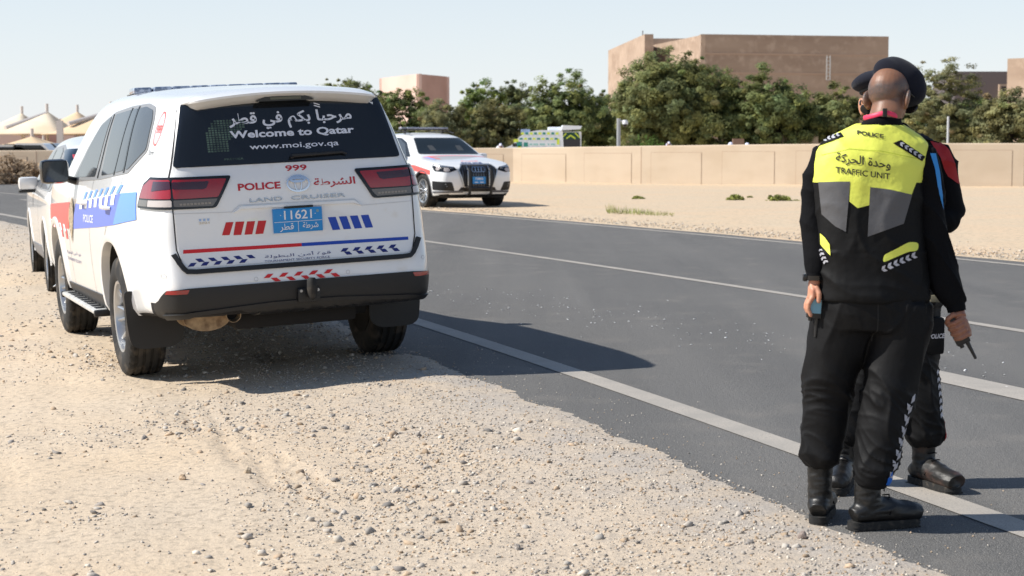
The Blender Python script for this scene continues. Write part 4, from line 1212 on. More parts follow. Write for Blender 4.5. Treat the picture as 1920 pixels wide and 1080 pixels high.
block('wall', XY(110, 186), XY(136, 186), 14, -1, at(120, 223, 186).z, mat('hall_render', lin((.74, .64, .60)), .9), b5)
b6 = empty('gate_house', (0, 0, 0), None, 'small pale pink wall block seen below the tree crowns right of the largest tree', 'building')
block('wall', XY(1375, 100), XY(1396, 100), .3, -1, at(1380, 260, 100).z, mat('brown_block', lin((.52, .42, .36)), .9), b6)
block('wall', XY(1425, 112), XY(1535, 112), 3, -1, at(1430, 252, 112).z, m_wall, b6)

# ------------------------------------------------------------------ tensile canopies at the far left
m_tent = mat('canopy_fabric', lin((.90, .84, .74)), .85, n=(.3, lin((.86, .77, .65)), .4, .6))
m_tentd = mat('canopy_fabric_tan', lin((.86, .75, .61)), .85)
m_mast = mat('canopy_mast', lin((.80, .77, .75)), .5)
def canopy(px, ptop, pleft, pright, pbase, Y, lab, m, beam=None, depth=9):
    T0 = at(px, ptop, Y); L0 = at(pleft, pbase, Y); R0 = at(pright, pbase, Y)
    root = empty('canopy', (T0.x, T0.y, 0), None, lab, 'canopy', 'tensile canopies behind the wall')
    h = T0.z; zb = L0.z; n = 20; v = []; f = []
    for i in range(n+1):
        u = i/n*2-1
        for j in range(n+1):
            w_ = j/n*2-1
            r = min(1, max(abs(u), abs(w_))*.75 + hypot(u, w_)*.25*.9)
            x = (L0.x - T0.x)*(-u) if u < 0 else (R0.x - T0.x)*u
            y = w_*depth*.5
            z = zb + (h*.985 - zb)*((1-r)**1.12) - .5*(1-abs(w_))*0
            sag = .35*(abs(u*w_))*0
            v.append((x, y, z - .45*(1 - min(1, abs(abs(u)-abs(w_))))*r*0 + sag))
    for i in range(n):
        for j in range(n): f.append((i*(n+1)+j, i*(n+1)+j+1, (i+1)*(n+1)+j+1, (i+1)*(n+1)+j))
    o = mk('fabric', v, f, m, root, smooth=True)
    s_ = o.modifiers.new('t', 'SOLIDIFY'); s_.thickness = .05; bake(o)
    mb = MB(); mb.tube([(0, 0, 0), (0, 0, h+.55)], .12, 10); mb.build('mast', m_mast, root, smooth=40)
    for cx in ((L0.x-T0.x)*.97, (R0.x-T0.x)*.97):
        MB().tube([(cx, -depth*.48, 0), (cx, -depth*.48, zb)], .09, 8).build('post', m_mast, root, smooth=40)
    if beam:
        b_ = at(beam[0], beam[1], Y-3); MB().tube([(0, -.2, h-.2), (b_.x-T0.x, b_.y-T0.y, b_.z)], .17, 8).build('beam', m_mast, root, smooth=40)
canopy(41, 212, -18, 78, 251, 140, 'leftmost and smallest pale peak of the tensile canopies', m_tent, None, 10)
canopy(88, 208, 15, 138, 253, 132, 'cream tensile canopy with its mast between the leftmost peak and the white post', m_tent, (10, 240))
canopy(145, 209, 92, 190, 247, 142, 'cream tensile canopy peak right of the white post, behind the long beam', m_tentd, None, 10)
canopy(208, 205, 108, 262, 253, 128, 'tan tensile canopy nearest to the police four-wheel drive roof', m_tentd, (128, 232))
canopy(60, 256, 28, 95, 272, 118, 'low tan canopy sheltering parked cars behind the wall', m_tentd, None, 6)
wpst = MB(); q = at(111, 226, 116); q2 = at(111, 262, 116); wpst.box((q.x-.20, q.y, 0), (q.x+.20, q.y+.3, q.z))
tag(wpst.build('white_post', m_mast), 'thick white post standing among the canopies', 'post')
# dim parked cars behind the wall under the canopies
def far_car(px, Y, col, lab, w_=4.2, h=1.45):
    q = at(px, 262, Y); root = empty('parked_car', (q.x, q.y, 0), None, lab, 'car', 'cars parked under the canopies')
    b_ = MB(); b_.prism(roundpoly([(-w_/2, .35), (-w_/2, .95), (-w_*.28, 1.02), (-w_*.18, h), (w_*.28, h), (w_*.42, 1.05), (w_/2, .9), (w_/2, .35)], .12), 'y', -.85, .85)
    b_.build('body', mat('far_car_%s' % lab[:5], col, .3, coat=1), root, smooth=40)
    g = MB(); g.prism(roundpoly([(-w_*.24, 1.06), (-w_*.16, h-.12), (w_*.25, h-.12), (w_*.37, 1.08)], .06), 'y', -.87, -.855); g.build('window', m_glass, root)
    for s in (-1, 1): MB().lathe([(0, -.9), (.3, -.9), (.33, -.85), (.33, -.65), (0, -.65)], 'y', 16, c=(s*w_*.32, 0, .33)).build('wheel', m_rubber, root)
far_car(12, 100, (.55, .54, .52), 'silver car parked behind the wall at the left edge')
far_car(35, 106, (.02, .02, .02), 'black car parked behind the wall below the canopies', 3.6, 1.5)
far_car(56, 100, (.7, .7, .7), 'white car parked behind the wall below the low canopy', 3.4, 1.55)
far_car(78, 104, (.02, .02, .02), 'dark car parked behind the wall beside the white crossover', 3.2, 1.55)
# ------------------------------------------------------------------ trees
def leaf_mat():
    m = bpy.data.materials.new('foliage'); m.use_nodes = True; nt = m.node_tree; N = nt.nodes; L = nt.links; p = N['Principled BSDF']
    a = N.new('ShaderNodeAttribute'); a.attribute_name = 'col'; L.new(a.outputs['Color'], p.inputs['Base Color']); p.inputs['Roughness'].default_value = .7; p.inputs['Specular IOR Level'].default_value = .25
    t = N.new('ShaderNodeBsdfTranslucent'); L.new(a.outputs['Color'], t.inputs['Color']); mx = N.new('ShaderNodeMixShader'); mx.inputs[0].default_value = .46
    L.new(p.outputs[0], mx.inputs[1]); L.new(t.outputs[0], mx.inputs[2]); L.new(mx.outputs[0], N['Material Output'].inputs[0]); return m
m_leaf = leaf_mat()
m_bark = mat('bark', (.055, .042, .032), .95, b=(12, .5, .03))
def leaves(name, cen, rad, per, size, cols_, parent, flat=.75, aspect=.5, mid=None):
    n = len(cen)
    C_ = np.repeat(cen, per, 0); R_ = np.repeat(rad, per)
    d = rng.normal(size=(n*per, 3)); d /= np.linalg.norm(d, axis=1)[:, None]
    rr = rng.random(n*per)**.45
    P_ = C_ + d*(R_*rr)[:, None]*np.array([1, 1, flat])
    nrm = rng.normal(size=(n*per, 3))*.75 + d*.7 + np.array([0, 0, .45])
    if mid is not None:
        q = P_ - np.array(mid); q /= np.linalg.norm(q, axis=1)[:, None] + 1e-6; nrm += q*1.5; nrm /= np.linalg.norm(nrm, axis=1)[:, None]
    a = rng.normal(size=(n*per, 3)); u = np.cross(nrm, a); u /= np.linalg.norm(u, axis=1)[:, None]; w_ = np.cross(nrm, u)
    s = size*rng.uniform(.6, 1.3, n*per)[:, None]
    u *= s; w_ *= s*aspect
    V = np.stack([P_-u, P_-w_*.8, P_+u, P_+w_*.8], 1).reshape(-1, 3)
    m_ = n*per
    me = bpy.data.meshes.new(name); me.vertices.add(m_*4); me.vertices.foreach_set('co', V.ravel())
    me.loops.add(m_*4); me.loops.foreach_set('vertex_index', np.arange(m_*4, dtype=np.int32))
    me.polygons.add(m_); me.polygons.foreach_set('loop_start', np.arange(0, m_*4, 4, dtype=np.int32)); me.polygons.foreach_set('loop_total', np.full(m_, 4, dtype=np.int32))
    cc = np.repeat(cols_, per, 0)*rng.uniform(.7, 1.3, (m_, 1)); cc = np.repeat(cc, 4, 0)
    at_ = me.color_attributes.new('col', 'FLOAT_COLOR', 'POINT'); at_.data.foreach_set('color', np.concatenate([cc, np.ones((m_*4, 1))], 1).ravel())
    me.materials.append(m_leaf); me.update()
    o = bpy.data.objects.new(name, me); COL.objects.link(o); o.parent = parent
    return o
def tree(px, ptop, wpx, Y, label, col, base=.12, seed=1, dens=1., size=.115, flat=.72, trunks=3, group=None, name='tree', cat='tree'):
    r_ = random.Random(seed); T0 = at(px, ptop, Y); h = T0.z + .1; W2 = wpx/3229.4*Y/2*1.17
    root = empty(name, (T0.x, Y, 0), None, label, cat, group)
    nl = max(7, int(12*dens)); lobes = []
    for i in range(nl):
        a = 2*pi*i/nl + r_.uniform(-.4, .4); q = r_.uniform(.35, .72)
        lr = W2*r_.uniform(.30, .46); zc = base*h + (h*(1-base))*r_.uniform(.12, .62)
        lobes.append((cos(a)*q*W2, sin(a)*q*W2*.8, zc, lr, min(lr*.95, h*.34)))
    lobes.append((r_.uniform(-.1, .15)*W2, 0, h - min(W2*.5, h*.3), W2*.5, min(W2*.5, h*.3)))
    lobes.append((r_.uniform(-.4, -.2)*W2, 0, h*.92 - min(W2*.4, h*.26), W2*.42, min(W2*.4, h*.26)))
    lobes.append((r_.uniform(.2, .4)*W2, 0, h*.86 - min(W2*.4, h*.26), W2*.42, min(W2*.4, h*.26)))
    cen = []; rad = []; cl = []
    ncl = int(440*dens*max(1, W2*h/16))
    for _ in range(ncl):
        lx, ly, lz, lr, lh = r_.choice(lobes)
        d = Vector((r_.gauss(0, 1), r_.gauss(0, 1), r_.gauss(0, 1))).normalized(); q = r_.random()**.38
        x, y, z = lx + d.x*lr*q, ly + d.y*lr*q, lz + d.z*lh*q
        if z < base*h*.8: z = base*h*.8 + r_.random()*.4
        if z > h - .1: z = h - .1 - r_.random()*.3
        cen.append((x, y, z)); rad.append(r_.uniform(.24, .56)*(.8 + .1*W2)*.8)
        k = r_.uniform(.55, 1.35); t = r_.random()
        cl.append([c*k*(1 + .25*(t-.5)*(1, .2, -1.)[i]) for i, c in enumerate(col)])
    # twigs sticking out of the outline
    for _ in range(int(26*dens)):
        lx, ly, lz, lr, lh = r_.choice(lobes); d = Vector((r_.gauss(0, 1), r_.gauss(0, .6), abs(r_.gauss(0, .8)))).normalized(); q = r_.uniform(1.0, 1.18)
        cen.append((lx + d.x*lr*q, ly + d.y*lr*q, min(h+.15, lz + d.z*lh*q))); rad.append(r_.uniform(.12, .26)); cl.append([c*r_.uniform(.9, 1.3) for c in col])
    leaves('crown', np.array(cen), np.array(rad), int(80), size, np.array(cl), root, flat, mid=(0, 0, h*.42))
    mb = MB()
    for k in range(trunks):
        a = r_.uniform(0, 2*pi); x0 = r_.uniform(-.35, .35)*min(1, W2*.5) ; lx, ly, lz, lr, lh = lobes[(k*3) % len(lobes)]
        p = [Vector((x0*.3, 0, -.2)), Vector((x0+.2*cos(a), .2*sin(a), h*.14)), Vector(((x0 + lx)*.5, ly*.4, h*.32)), Vector((lx*.9, ly*.8, lz))]
        mb.tube(p, [.20, .15, .10, .03], 8)
        for j in range(3):
            l2 = r_.choice(lobes); mb.tube([p[2], (p[2] + Vector(l2[:3]))*.5 + Vector((0, 0, .2)), Vector(l2[:3])], [.07, .05, .015], 6)
    mb.build('trunk', m_bark, root, smooth=50)
    return root
G1 = (.225, .262, .100); G2 = (.238, .258, .104); G3 = (.250, .315, .102); G4 = (.190, .218, .100); G5 = (.262, .258, .122)
tree(655, 142, 110, 150, 'distant tree just right of the police four-wheel drive roof, left of the pinkish building', G2, .1, 11, .8)
tree(610, 152, 70, 155, 'small distant tree partly hidden by the police four-wheel drive roof', G2, .1, 12, .6)
tree(700, 168, 90, 132, 'dark tree immediately behind the right rear pillar of the police four-wheel drive', G4, .05, 13, .8)
tree(762, 163, 100, 128, 'dark green tree standing in front of the pinkish building', G1, .05, 14, 1)
tree(835, 186, 125, 118, 'low olive tree behind the police estate car roof', G5, .03, 15, 1)
tree(905, 148, 95, 140, 'bright green tree reaching the sky between pinkish building and large trees', G3, .05, 16, 1)
tree(965, 150, 80, 150, 'dark distant tree top behind the bright green tree', G4, .05, 17, .8)
tree(935, 184, 120, 120, 'olive brown tree behind the ambulance front', G5, .03, 18, 1)
tree(1062, 134, 165, 122, 'broad mid green tree left of the largest tree, above the ambulance', G1, .08, 19, 1.1)
tree(1140, 175, 110, 126, 'dark lower tree between the ambulance and the largest tree', G4, .02, 25, .8)
tree(1245, 84, 235, 112, 'largest tree, dark green crown in front of the sand-brown building wing', G2, .10, 20, 1.45, trunks=4)
tree(1435, 120, 180, 112, 'rounded green tree in front of the windowless building, right of the largest tree', G1, .10, 21, 1.2)
tree(1338, 165, 90, 116, 'small dark tree filling the gap between the two biggest trees', G4, .05, 26, .8)
tree(1570, 155, 120, 114, 'green tree left of the officers berets', G2, .08, 22, .9)
tree(1655, 190, 90, 118, 'low tree behind the officers heads', G4, .05, 27, .7)
tree(1778, 104, 190, 104, 'wispy acacia with open crown against the sky, right of the berets', G5, .08, 23, .75, flat=.45, size=.09, trunks=4)
tree(1722, 175, 110, 116, 'dark green tree low behind the acacia and the rear officer', G1, .03, 28, .8)
tree(1830, 185, 110, 112, 'dense green tree under the grey building', G3, .04, 29, .8)
tree(1893, 168, 130, 100, 'olive tree at the right edge in front of the tan block', G5, .06, 24, 1)
# hedge plants and shrubs
def bush(x, y, w_, h, col, label, name='shrub', cat='shrub', n=40, size=.035, seed=1, z=0., group=None):
    r_ = random.Random(seed); root = empty(name, (x, y, z), None, label, cat, group)
    cen = []; rad = []; cl = []
    for _ in range(n):
        a = r_.uniform(0, 2*pi); q = r_.random()**.5
        cen.append((cos(a)*q*w_/2, sin(a)*q*w_/3, r_.random()*h*(1-.55*q*q))); rad.append(r_.uniform(.12, .24)*min(w_, h*2)); k = r_.uniform(.6, 1.35); cl.append([c*k for c in col])
    leaves('foliage', np.array(cen), np.array(rad), 40, size, np.array(cl), root, .7, .35)
    mb = MB()
    for k in range(5): mb.tube([(0, 0, -.02), (r_.uniform(-.3, .3)*w_, r_.uniform(-.2, .2)*w_, h*.7)], [.012*max(1, w_), .004], 5)
    mb.build('stem', m_bark, root)
def gpt(px, py, z=0.):
    a = (px-960)/3229.4; b_ = (540-py)/3229.4; c_, s_ = cos(.08303), sin(.08303); r = Vector((a, c_ + b_*s_, -s_ + b_*c_)); return Vector((0, 0, 1.4575)) + r*((z-1.4575)/r.z)
for px, py, w_, h, lab, sd_ in ((1458, 381, .62, .20, 'largest olive green desert shrub on the far sand, in front of the wall', 3), (1378, 380, .42, .16, 'small round green desert shrub left of the largest one', 4), (1406, 375, .14, .07, 'tiny shrub between the two round desert shrubs', 6), (1493, 381, .2, .05, 'thin low sprig trailing right of the largest desert shrub', 7), (1195, 377, .34, .11, 'small dry shrub on the sand right of the police estate car', 5)):
    q = gpt(px, py); bush(q.x, q.y, w_, h, (.32, .34, .10), lab, seed=sd_, z=.02)
q = at(28, 330, 64.5); bush(q.x-.4, 64.3, 3.2, .95, (.42, .32, .22), 'brown dried-out bush against the wall at the far left', 'dry_bush', 'bush', 110, .10, 9, .0)
bush(at(1211, 265, 72).x, 72, 2.6, 1.75, (.10, .17, .035), 'bright green bush peeking over the wall beside the camera post', 'shrub', 'bush', 60, .08, 31, 0)
bush(at(1406, 268, 72).x, 72, .7, 1.62, (.12, .20, .04), 'small bright green plant tip above the wall near the white caps', 'shrub', 'bush', 20, .06, 32, 0)
# strands of dry grass along the far road edge
def grass_patch(px0, px1, py, n, label_seed):
    v = []; f = []; r_ = random.Random(label_seed)
    for _ in range(n):
        t = r_.random(); q = gpt(px0 + (px1-px0)*t, py + 5*t + r_.uniform(-2, 3)); h = r_.uniform(.06, .24)*(1 - .6*t); a = r_.uniform(0, pi); lean = Vector((r_.uniform(-.08, .08), r_.uniform(-.08, .08), h)); w_ = Vector((cos(a), sin(a), 0))*.008
        b_ = len(v); q.z = .02; v += [q-w_, q+w_, q+lean*.6+w_*.6+Vector((0, 0, 0)), q+lean]; f += [(b_, b_+1, b_+2), (b_, b_+2, b_+3)]
    o = mk('dry_grass', v, f, mat('dry_grass', lin((.62, .60, .38)), .8, n=(3, lin((.5, .55, .28)), .4, .6))); tag(o, 'patch of sparse dry grass at the far road edge', 'grass', kind='stuff')
grass_patch(1138, 1262, 402, 420, 5)
# ------------------------------------------------------------------ posts, camera, caps behind the wall
q = at(1170, 270, 62.8)
cam_p = empty('camera_post', (q.x, q.y+3.2, 0), None, 'slim grey post with a white dome security camera, standing just behind the wall', 'camera post')
X3 = at(1170, 222, q.y+3.2)
mb = MB(); mb.tube([(0, 0, 0), (0, 0, X3.z)], .075, 12); mb.build('post', mat('post_grey', lin((.66, .67, .68)), .4, metal=.4), cam_p, smooth=40)
mb = MB(); mb.tube([(0, 0, X3.z-.10), (.22, -.02, X3.z-.10)], .03, 8); mb.build('arm', m_dwhite, cam_p, smooth=40)
mb = MB(); mb.lathe([(0, .14), (.09, .13), (.12, .06), (.12, -.02), (0, -.02)], 'z', 16, c=(.24, 0, X3.z-.20)); dm = mb.build('camera_housing', m_dwhite, cam_p, smooth=40)
MB().ball((.24, 0, X3.z-.23), (.095, .095, .10), 16).build('camera_dome', m_blackg, dm, smooth=60)
q = at(1778, 218, 70); mb = MB(); mb.tube([(q.x, q.y, 0), (q.x, q.y, q.z)], .045, 10); tag(mb.build('flag_pole', mat('pole_white', lin((.75, .76, .77)), .4), smooth=40), 'thin white pole behind the wall right of the rear officer', 'pole')
# heads in white headcloths showing over the wall
def head_over(px, py, lab, lean=0., k=1.):
    q = at(px, py, 74); root = empty('person', (q.x, q.y, 0), None, lab, 'person', 'people passing behind the wall')
    t = MB(); t.tube([(0, 0, .05), (0, 0, .9), (0, 0, 1.2), (lean*.3, 0, 1.35), (lean*.5, 0, q.z-.24)], [(.17, .12), (.2, .13), (.22, .13), (.12, .09), (.06, .06)], 12); t.build('robe', mat('robe_white', (.72, .72, .74), .8), root, smooth=60)
    t = MB(); t.ball((lean, 0, q.z-.12), (.085, .10, .12), 14); t.build('head', mat('skin_far', (.25, .14, .09), .6), root, smooth=60)
    t = MB(); t.ball((lean, .02, q.z-.10), (.10*k, .12, .12), 14); t.tube([(lean, .05, q.z-.08), (lean-.02, .1, q.z-.3)], [(.11, .06), (.15, .05)], 12); t.build('headcloth', mat('cloth_white', lin((.86, .87, .96)), .8), root, smooth=60)
head_over(936, 269.5, 'white headcloth showing over the wall just right of the police estate car', .06, .8)
head_over(1249, 266, 'white headcloth leaning over the wall below the largest tree', .12, .7)
head_over(1370, 267.2, 'rounded white headcloth over the wall, left of the pink wall block', 0, 1.)
head_over(1401, 268.2, 'white headcloth over the wall, right of the pink wall block', 0, 1.)

# ------------------------------------------------------------------ ambulance behind the wall
def ambulance():
    Y = 100; k = Y/3229.4
    root = empty('ambulance', (at(1022, 270, Y).x, Y, 0), None, 'white ambulance with yellow and green squares, raised tailgate, behind the wall', 'ambulance')
    m_y = mat('hi_vis_yellow', lin((.85, .92, .30)), .5); m_g = mat('ambulance_green', lin((.20, .55, .50)), .5); m_dg = mat('ambulance_dark_green', lin((.05, .28, .22)), .5); m_w = mat('ambulance_white', lin((.90, .92, .94)), .4)
    def P(px, py): q = at(px, py, Y); return (q.x - root.location.x, q.z)
    side = [P(952, 290), P(960, 272), P(975, 255), P(990, 247.5), P(1010, 244), P(1055, 244), P(1058, 290)]
    z0 = .5; side = [(a, max(z0, b_)) for a, b_ in side]; side = [(side[0][0]-.5, z0), (side[0][0]-.45, 1.15)] + side[1:6] + [(side[6][0], z0)]
    mb = MB(); mb.prism(roundpoly(side, .12), 'y', 0, 2.0); mb.build('body', m_w, root, smooth=35)
    def sq(px0, px1, py0, py1, m, nm='livery_square', dy=-.012):
        a, b_ = P(px0, py1), P(px1, py0); mk(nm, [(a[0], dy, a[1]), (b_[0], dy, a[1]), (b_[0], dy, b_[1]), (a[0], dy, b_[1])], [(0, 1, 2, 3)], m, root)
    for i in range(9):
        x = 977 + i*8.1; sq(x, x+5.6, 248, 252.5, (m_y, m_g)[i % 2])
    for i in range(9):
        x = 972 + i*8.2; sq(x+2, x+8, 258.5, 262, (m_g, m_y)[i % 2])
    sq(963, 972, 261, 266.5, m_y); sq(969, 979, 266, 275, m_g); sq(971, 977, 273, 277, m_y); sq(1044, 1049, 260, 271, m_y); sq(982, 990, 267, 275, m_g)
    ax, az = P(960, 274); sq(961, 969, 268.5, 275, m_glass, 'side_window')
    for j, (x0, x1) in enumerate(((993, 998), (1000, 1009), (1012, 1022), (1027, 1030), (1033, 1041))): sq(x0, x1, 269, 272.5, mat('pale_green', lin((.62, .80, .78)), .5), 'lettering')
    # roof equipment
    a, b_ = P(1028, 244), P(1072, 238)
    mb = MB(); mb.box((a[0], .3, a[1]-.02), (b_[0], 1.7, b_[1]), 0, .05); mb.build('roof_unit', m_w, root, smooth=40)
    a, b_ = P(977, 246), P(994, 244); mb = MB(); mb.box((a[0], .2, a[1]-.15), (b_[0], 1.8, b_[1]+.05), 0, .03); mb.build('light_bar', mat('far_lens', lin((.55, .62, .75)), .2), root)
    # rear opening seen obliquely
    a, b_ = P(1052, 246), P(1090, 290); mb = MB(); mb.box((a[0]-.02, .1, .5), (b_[0], 2.1, a[1]-.02)); mb.build('rear_end', m_w, root)
    c_, d = P(1054, 261), P(1088, 290); mk('rear_opening', [(c_[0], .085, .6), (d[0], .085, .6), (d[0], .085, c_[1]), (c_[0], .085, c_[1])], [(0, 1, 2, 3)], m_bdark, root)
    c_, d = P(1054, 248), P(1088, 261); mk('rear_chevron_panel', [(c_[0], .08, d[1]), (d[0], .08, d[1]), (d[0]-.1, .08, c_[1]), (c_[0], .08, c_[1])], [(0, 1, 2, 3)], m_dg, root)
    for (x0, y0, x1, y1) in ((1054, 258, 1062, 250), (1062, 260, 1070, 254), (1070, 254, 1079, 260), (1078, 249, 1087, 258)):
        p, q = P(x0, y0), P(x1, y1); mk('chevron', [(p[0], .07, p[1]-.04), (q[0], .07, q[1]-.04), (q[0], .07, q[1]+.05), (p[0], .07, p[1]+.05)], [(0, 1, 2, 3)], m_y, root)
    p, q = P(1052, 244), P(1091, 238); mb = MB(); mb.prism([(p[0], p[1]), (q[0]-.1, q[1]+.12-.25), (q[0], q[1]+.05), (p[0]+.1, q[1]+.10)], 'y', -.3, 2.2); mb.build('raised_tailgate', m_w, root, smooth=30)
    for s in (-1, 1): MB().lathe([(0, -.05), (.3, -.05), (.34, 0), (.34, .2), (0, .2)], 'y', 20, c=(s*1.2, 0, .34)).build('wheel', m_rubber, root)
ambulance()

# ------------------------------------------------------------------ police estate car facing us on the far side
QP = dict(
    yz=[(.22, .88), (.30, .93), (.42, .965), (.62, .985), (.80, .985), (.98, .975), (1.06, .955), (1.12, .92), (1.3, .84), (1.5, .74), (1.62, .67), (1.74, .58)],
    top=[(-1.1, 1.60), (-.6, 1.68), (0, 1.72), (.8, 1.74), (1.3, 1.725), (1.65, 1.66), (1.95, 1.50), (2.35, 1.27), (2.55, 1.19), (2.9, 1.15), (3.4, 1.08), (3.75, 1.01), (3.95, .95)],
    tail=[(.22, -.98), (.4, -1.06), (.7, -1.08), (1.0, -1.05), (1.3, -.95), (1.6, -.80), (1.7, -.72)],
    nose=[(.22, 3.74), (.30, 3.86), (.5, 3.93), (.75, 3.93), (.90, 3.88), (1.0, 3.78)],
    wf=[(-1.1, .95), (-.6, .99), (0, 1.0), (2.2, 1.0), (3.0, 1.0), (3.5, .985), (3.95, .97)],
    rw=(.80, .88, .93, .97), fw=(.80, .87, .915, .96), zb=[(-1.2, .30), (3.0, .24), (4, .22)], belt=1.07, drop=.10, xr=-.85, xf=3.85, bsq=.1, rlow=.02,
    xs=[-.55, -.25, .1, .5, .9, 1.3, 1.62, 1.82, 2.02, 2.22, 2.42, 2.6, 2.9, 3.2, 3.5])
A_Y = math.pi - radians(-24)
F_ = Vector((.46, -.888, 0)).normalized()
yawA = atan2(-F_.x, F_.y)
fa = gpt(863, 389)          # middle of the front axle on the ground
ca = empty('police_estate', (fa.x - F_.x*2.99, fa.y - F_.y*2.99, .015), car_basis(yawA, 0), 'white police estate car with black push bars facing us across the road', 'car')
ab, abv = seg_body(QP, ca, .43, .40, (0., 2.99), .985)
for ax in (0., 2.99):
    for s in (1, -1):
        v, f = arch_lip(abv, ax, .40, .43, s, .03, .012, a0=-8, a1=188); MB().add(v, f).build('wheel_arch', mat('arch_grey', (.10, .10, .11), .5), ca, smooth=40)
        wheel(ca, ax, s*.84, s, R=.385, wid=.27, rim=.27, z=.385, lod=True)
def ap(name, vf, proj, off, m, parent=ca, res=.08, skirt=0.): return patch(name, abv, vf, proj, off, m, parent, res, skirt)
ap('windscreen', polys(roundpoly([(-.60, 1.60), (.60, 1.60), (.78, 1.22), (-.78, 1.22)], .05)), PF, .008, mat('windscreen_glass', (.014, .019, .021), .06, spec=.4), skirt=.01)
gr_ = ap('front_grille', polys(roundpoly([(-.37, .955), (.37, .955), (.475, .86), (.35, .50), (-.35, .50), (-.475, .86)], .02)), PF, .030, m_black, skirt=.04)
v, f = gapline(abv, [(-.37, .965), (.37, .965), (.49, .86), (.36, .49), (-.36, .49), (-.49, .86), (-.37, .965)], PF, .024); ap('grille_frame', (v, f), PF, .040, m_silver, skirt=.02)
for y in np.linspace(-.40, .40, 13):
    zt_ = .945 - max(0, abs(y)-.36)*.8; zb_ = .51 + max(0, abs(y)-.34)*2.2
    ap('grille_bar', polys([(y-.006, zb_), (y+.006, zb_), (y+.006, zt_), (y-.006, zt_)]), PF, .040, mat('dark_chrome', (.22, .22, .23), .25, metal=.8), gr_)
for y in (-.27, .27): ap('grille_bar', polys([(y-.012, .52), (y+.012, .52), (y+.012, .94), (y-.012, .94)]), PF, .042, m_silver, gr_)
for i in range(4): ap('emblem_ring', ringpoly((-.115 + .077*i, .86), .055, .055, .18, 20), PF, .052, m_chrome, gr_)
xp = max((abv.ray_cast(Vector((8, 0, z)), Vector((-1, 0, 0)))[0].x for z in (.58, .66)))
pl = MB().box((xp+.05, -.165, .555), (xp+.062, .165, .715)).build('number_plate', m_plate, ca)
mk('plate_digits', [(xp+.0635, a, b_) for a, b_ in textbox('73802', (-.10, .645), (.10, .645), (-.10, .695), .02)[0]], textbox('73802', (-.10, .645), (.10, .645), (-.10, .695), .02)[1], m_dwhite, pl)
mk('plate_lettering', [(xp+.0635, a, b_) for a, b_ in polys([(-.11, .58), (-.03, .58), (-.03, .60), (-.11, .60)], [(.02, .58), (.11, .58), (.11, .60), (.02, .60)])[0]], [(0, 1, 2, 3), (4, 5, 6, 7)], m_dwhite, pl)
def PWF(s):
    def g(p):
        u, z = p; u0 = .66; R_ = .34
        if u <= u0: return Vector((8, s*u, z)), Vector((-1, 0, 0))
        ph = (u-u0)/R_; c_ = Vector((3.45, s*u0, z)); d = Vector((cos(ph), s*sin(ph), 0)); return c_ + d*2, -d
    return g
for s in (1, -1):
    Wf = PWF(s)
    hl = ap('headlamp', polys(roundpoly([(.51, .87), (.57, .935), (1.10, 1.0), (1.12, .93), (1.02, .845), (.70, .815)], .02)), Wf, .008, m_blackg, skirt=.01)
    for u, z in ((.74, .87), (.92, .90)): ap('headlamp_lens', ringpoly((u, z), .055, .042, .95, 14), Wf, .014, m_lamp_c, hl)
    ap('lamp_strip', polys([(.60, .925), (1.08, .985), (1.08, .965), (.60, .910)]), Wf, .013, m_silver, hl)
    ap('air_intake', polys(roundpoly([(.56, .56), (.72, .56), (1.12, .60), (1.12, .40), (.60, .36), (.50, .40)], .03)) if False else polys(roundpoly([(.66, .60), (1.12, .62), (1.14, .42), (.58, .40)], .03)), Wf, .006, m_black, skirt=.01)
    ap('bumper_trim', polys([(.36, .41), (.58, .40), (1.14, .385), (1.14, .35), (.36, .36)]), Wf, .012, mat('arch_grey', (.10, .10, .11), .5), skirt=.01)
ap('lower_grille', polys([(-.42, .48), (.42, .48), (.50, .38), (-.50, .38)]), PF, .010, m_black, skirt=.01)
ap('skid_strip', polys([(-.80, .285), (.80, .285), (.78, .235), (-.78, .235)]), PF, .012, m_black, skirt=.012)
# push bars
pb_ = MB()
for s in (1, -1): pb_.tube([(3.86, s*.27, .26), (4.05, s*.27, .34), (4.07, s*.27, .55), (4.05, s*.27, .86), (3.98, s*.27, .90)], [(.035, .03)]*5, 8)
pb_.tube([(4.05, -.27, .46), (4.05, .27, .46)], .03, 8); pb_.build('push_bar', m_black, ca, smooth=40)
# livery on bonnet and wings
def PTl(p): return PT(p)
ap('bonnet_stripe', polys([(2.62, .78), (2.72, .80), (2.66, .0), (2.60, .0)], [(2.62, -.78), (2.72, -.80), (2.66, 0), (2.60, 0)]), PT, .004, mat('stripe_pale_red', lin((.93, .55, .58)), .4))
ap('bonnet_stripe', polys([(2.66, -.80), (3.2, -.76), (3.2, -.70), (2.72, -.68)]), PT, .005, mat('stripe_pale_blue', lin((.60, .68, .90)), .4))
ap('bonnet_stripe', polys([(2.66, -.70), (3.15, -.60), (3.15, -.56), (2.66, -.62)]), PT, .005, m_redl)
bt = textbox(arabic('الشرطة'), (3.50, -.20), (3.50, .22), (3.40, -.20), .02); ap('bonnet_lettering', bt, PT, .005, m_redl)
bt = textbox('POLICE', (3.66, -.26), (3.66, .26), (3.55, -.26), .03); ap('bonnet_lettering', bt, PT, .005, m_navy)
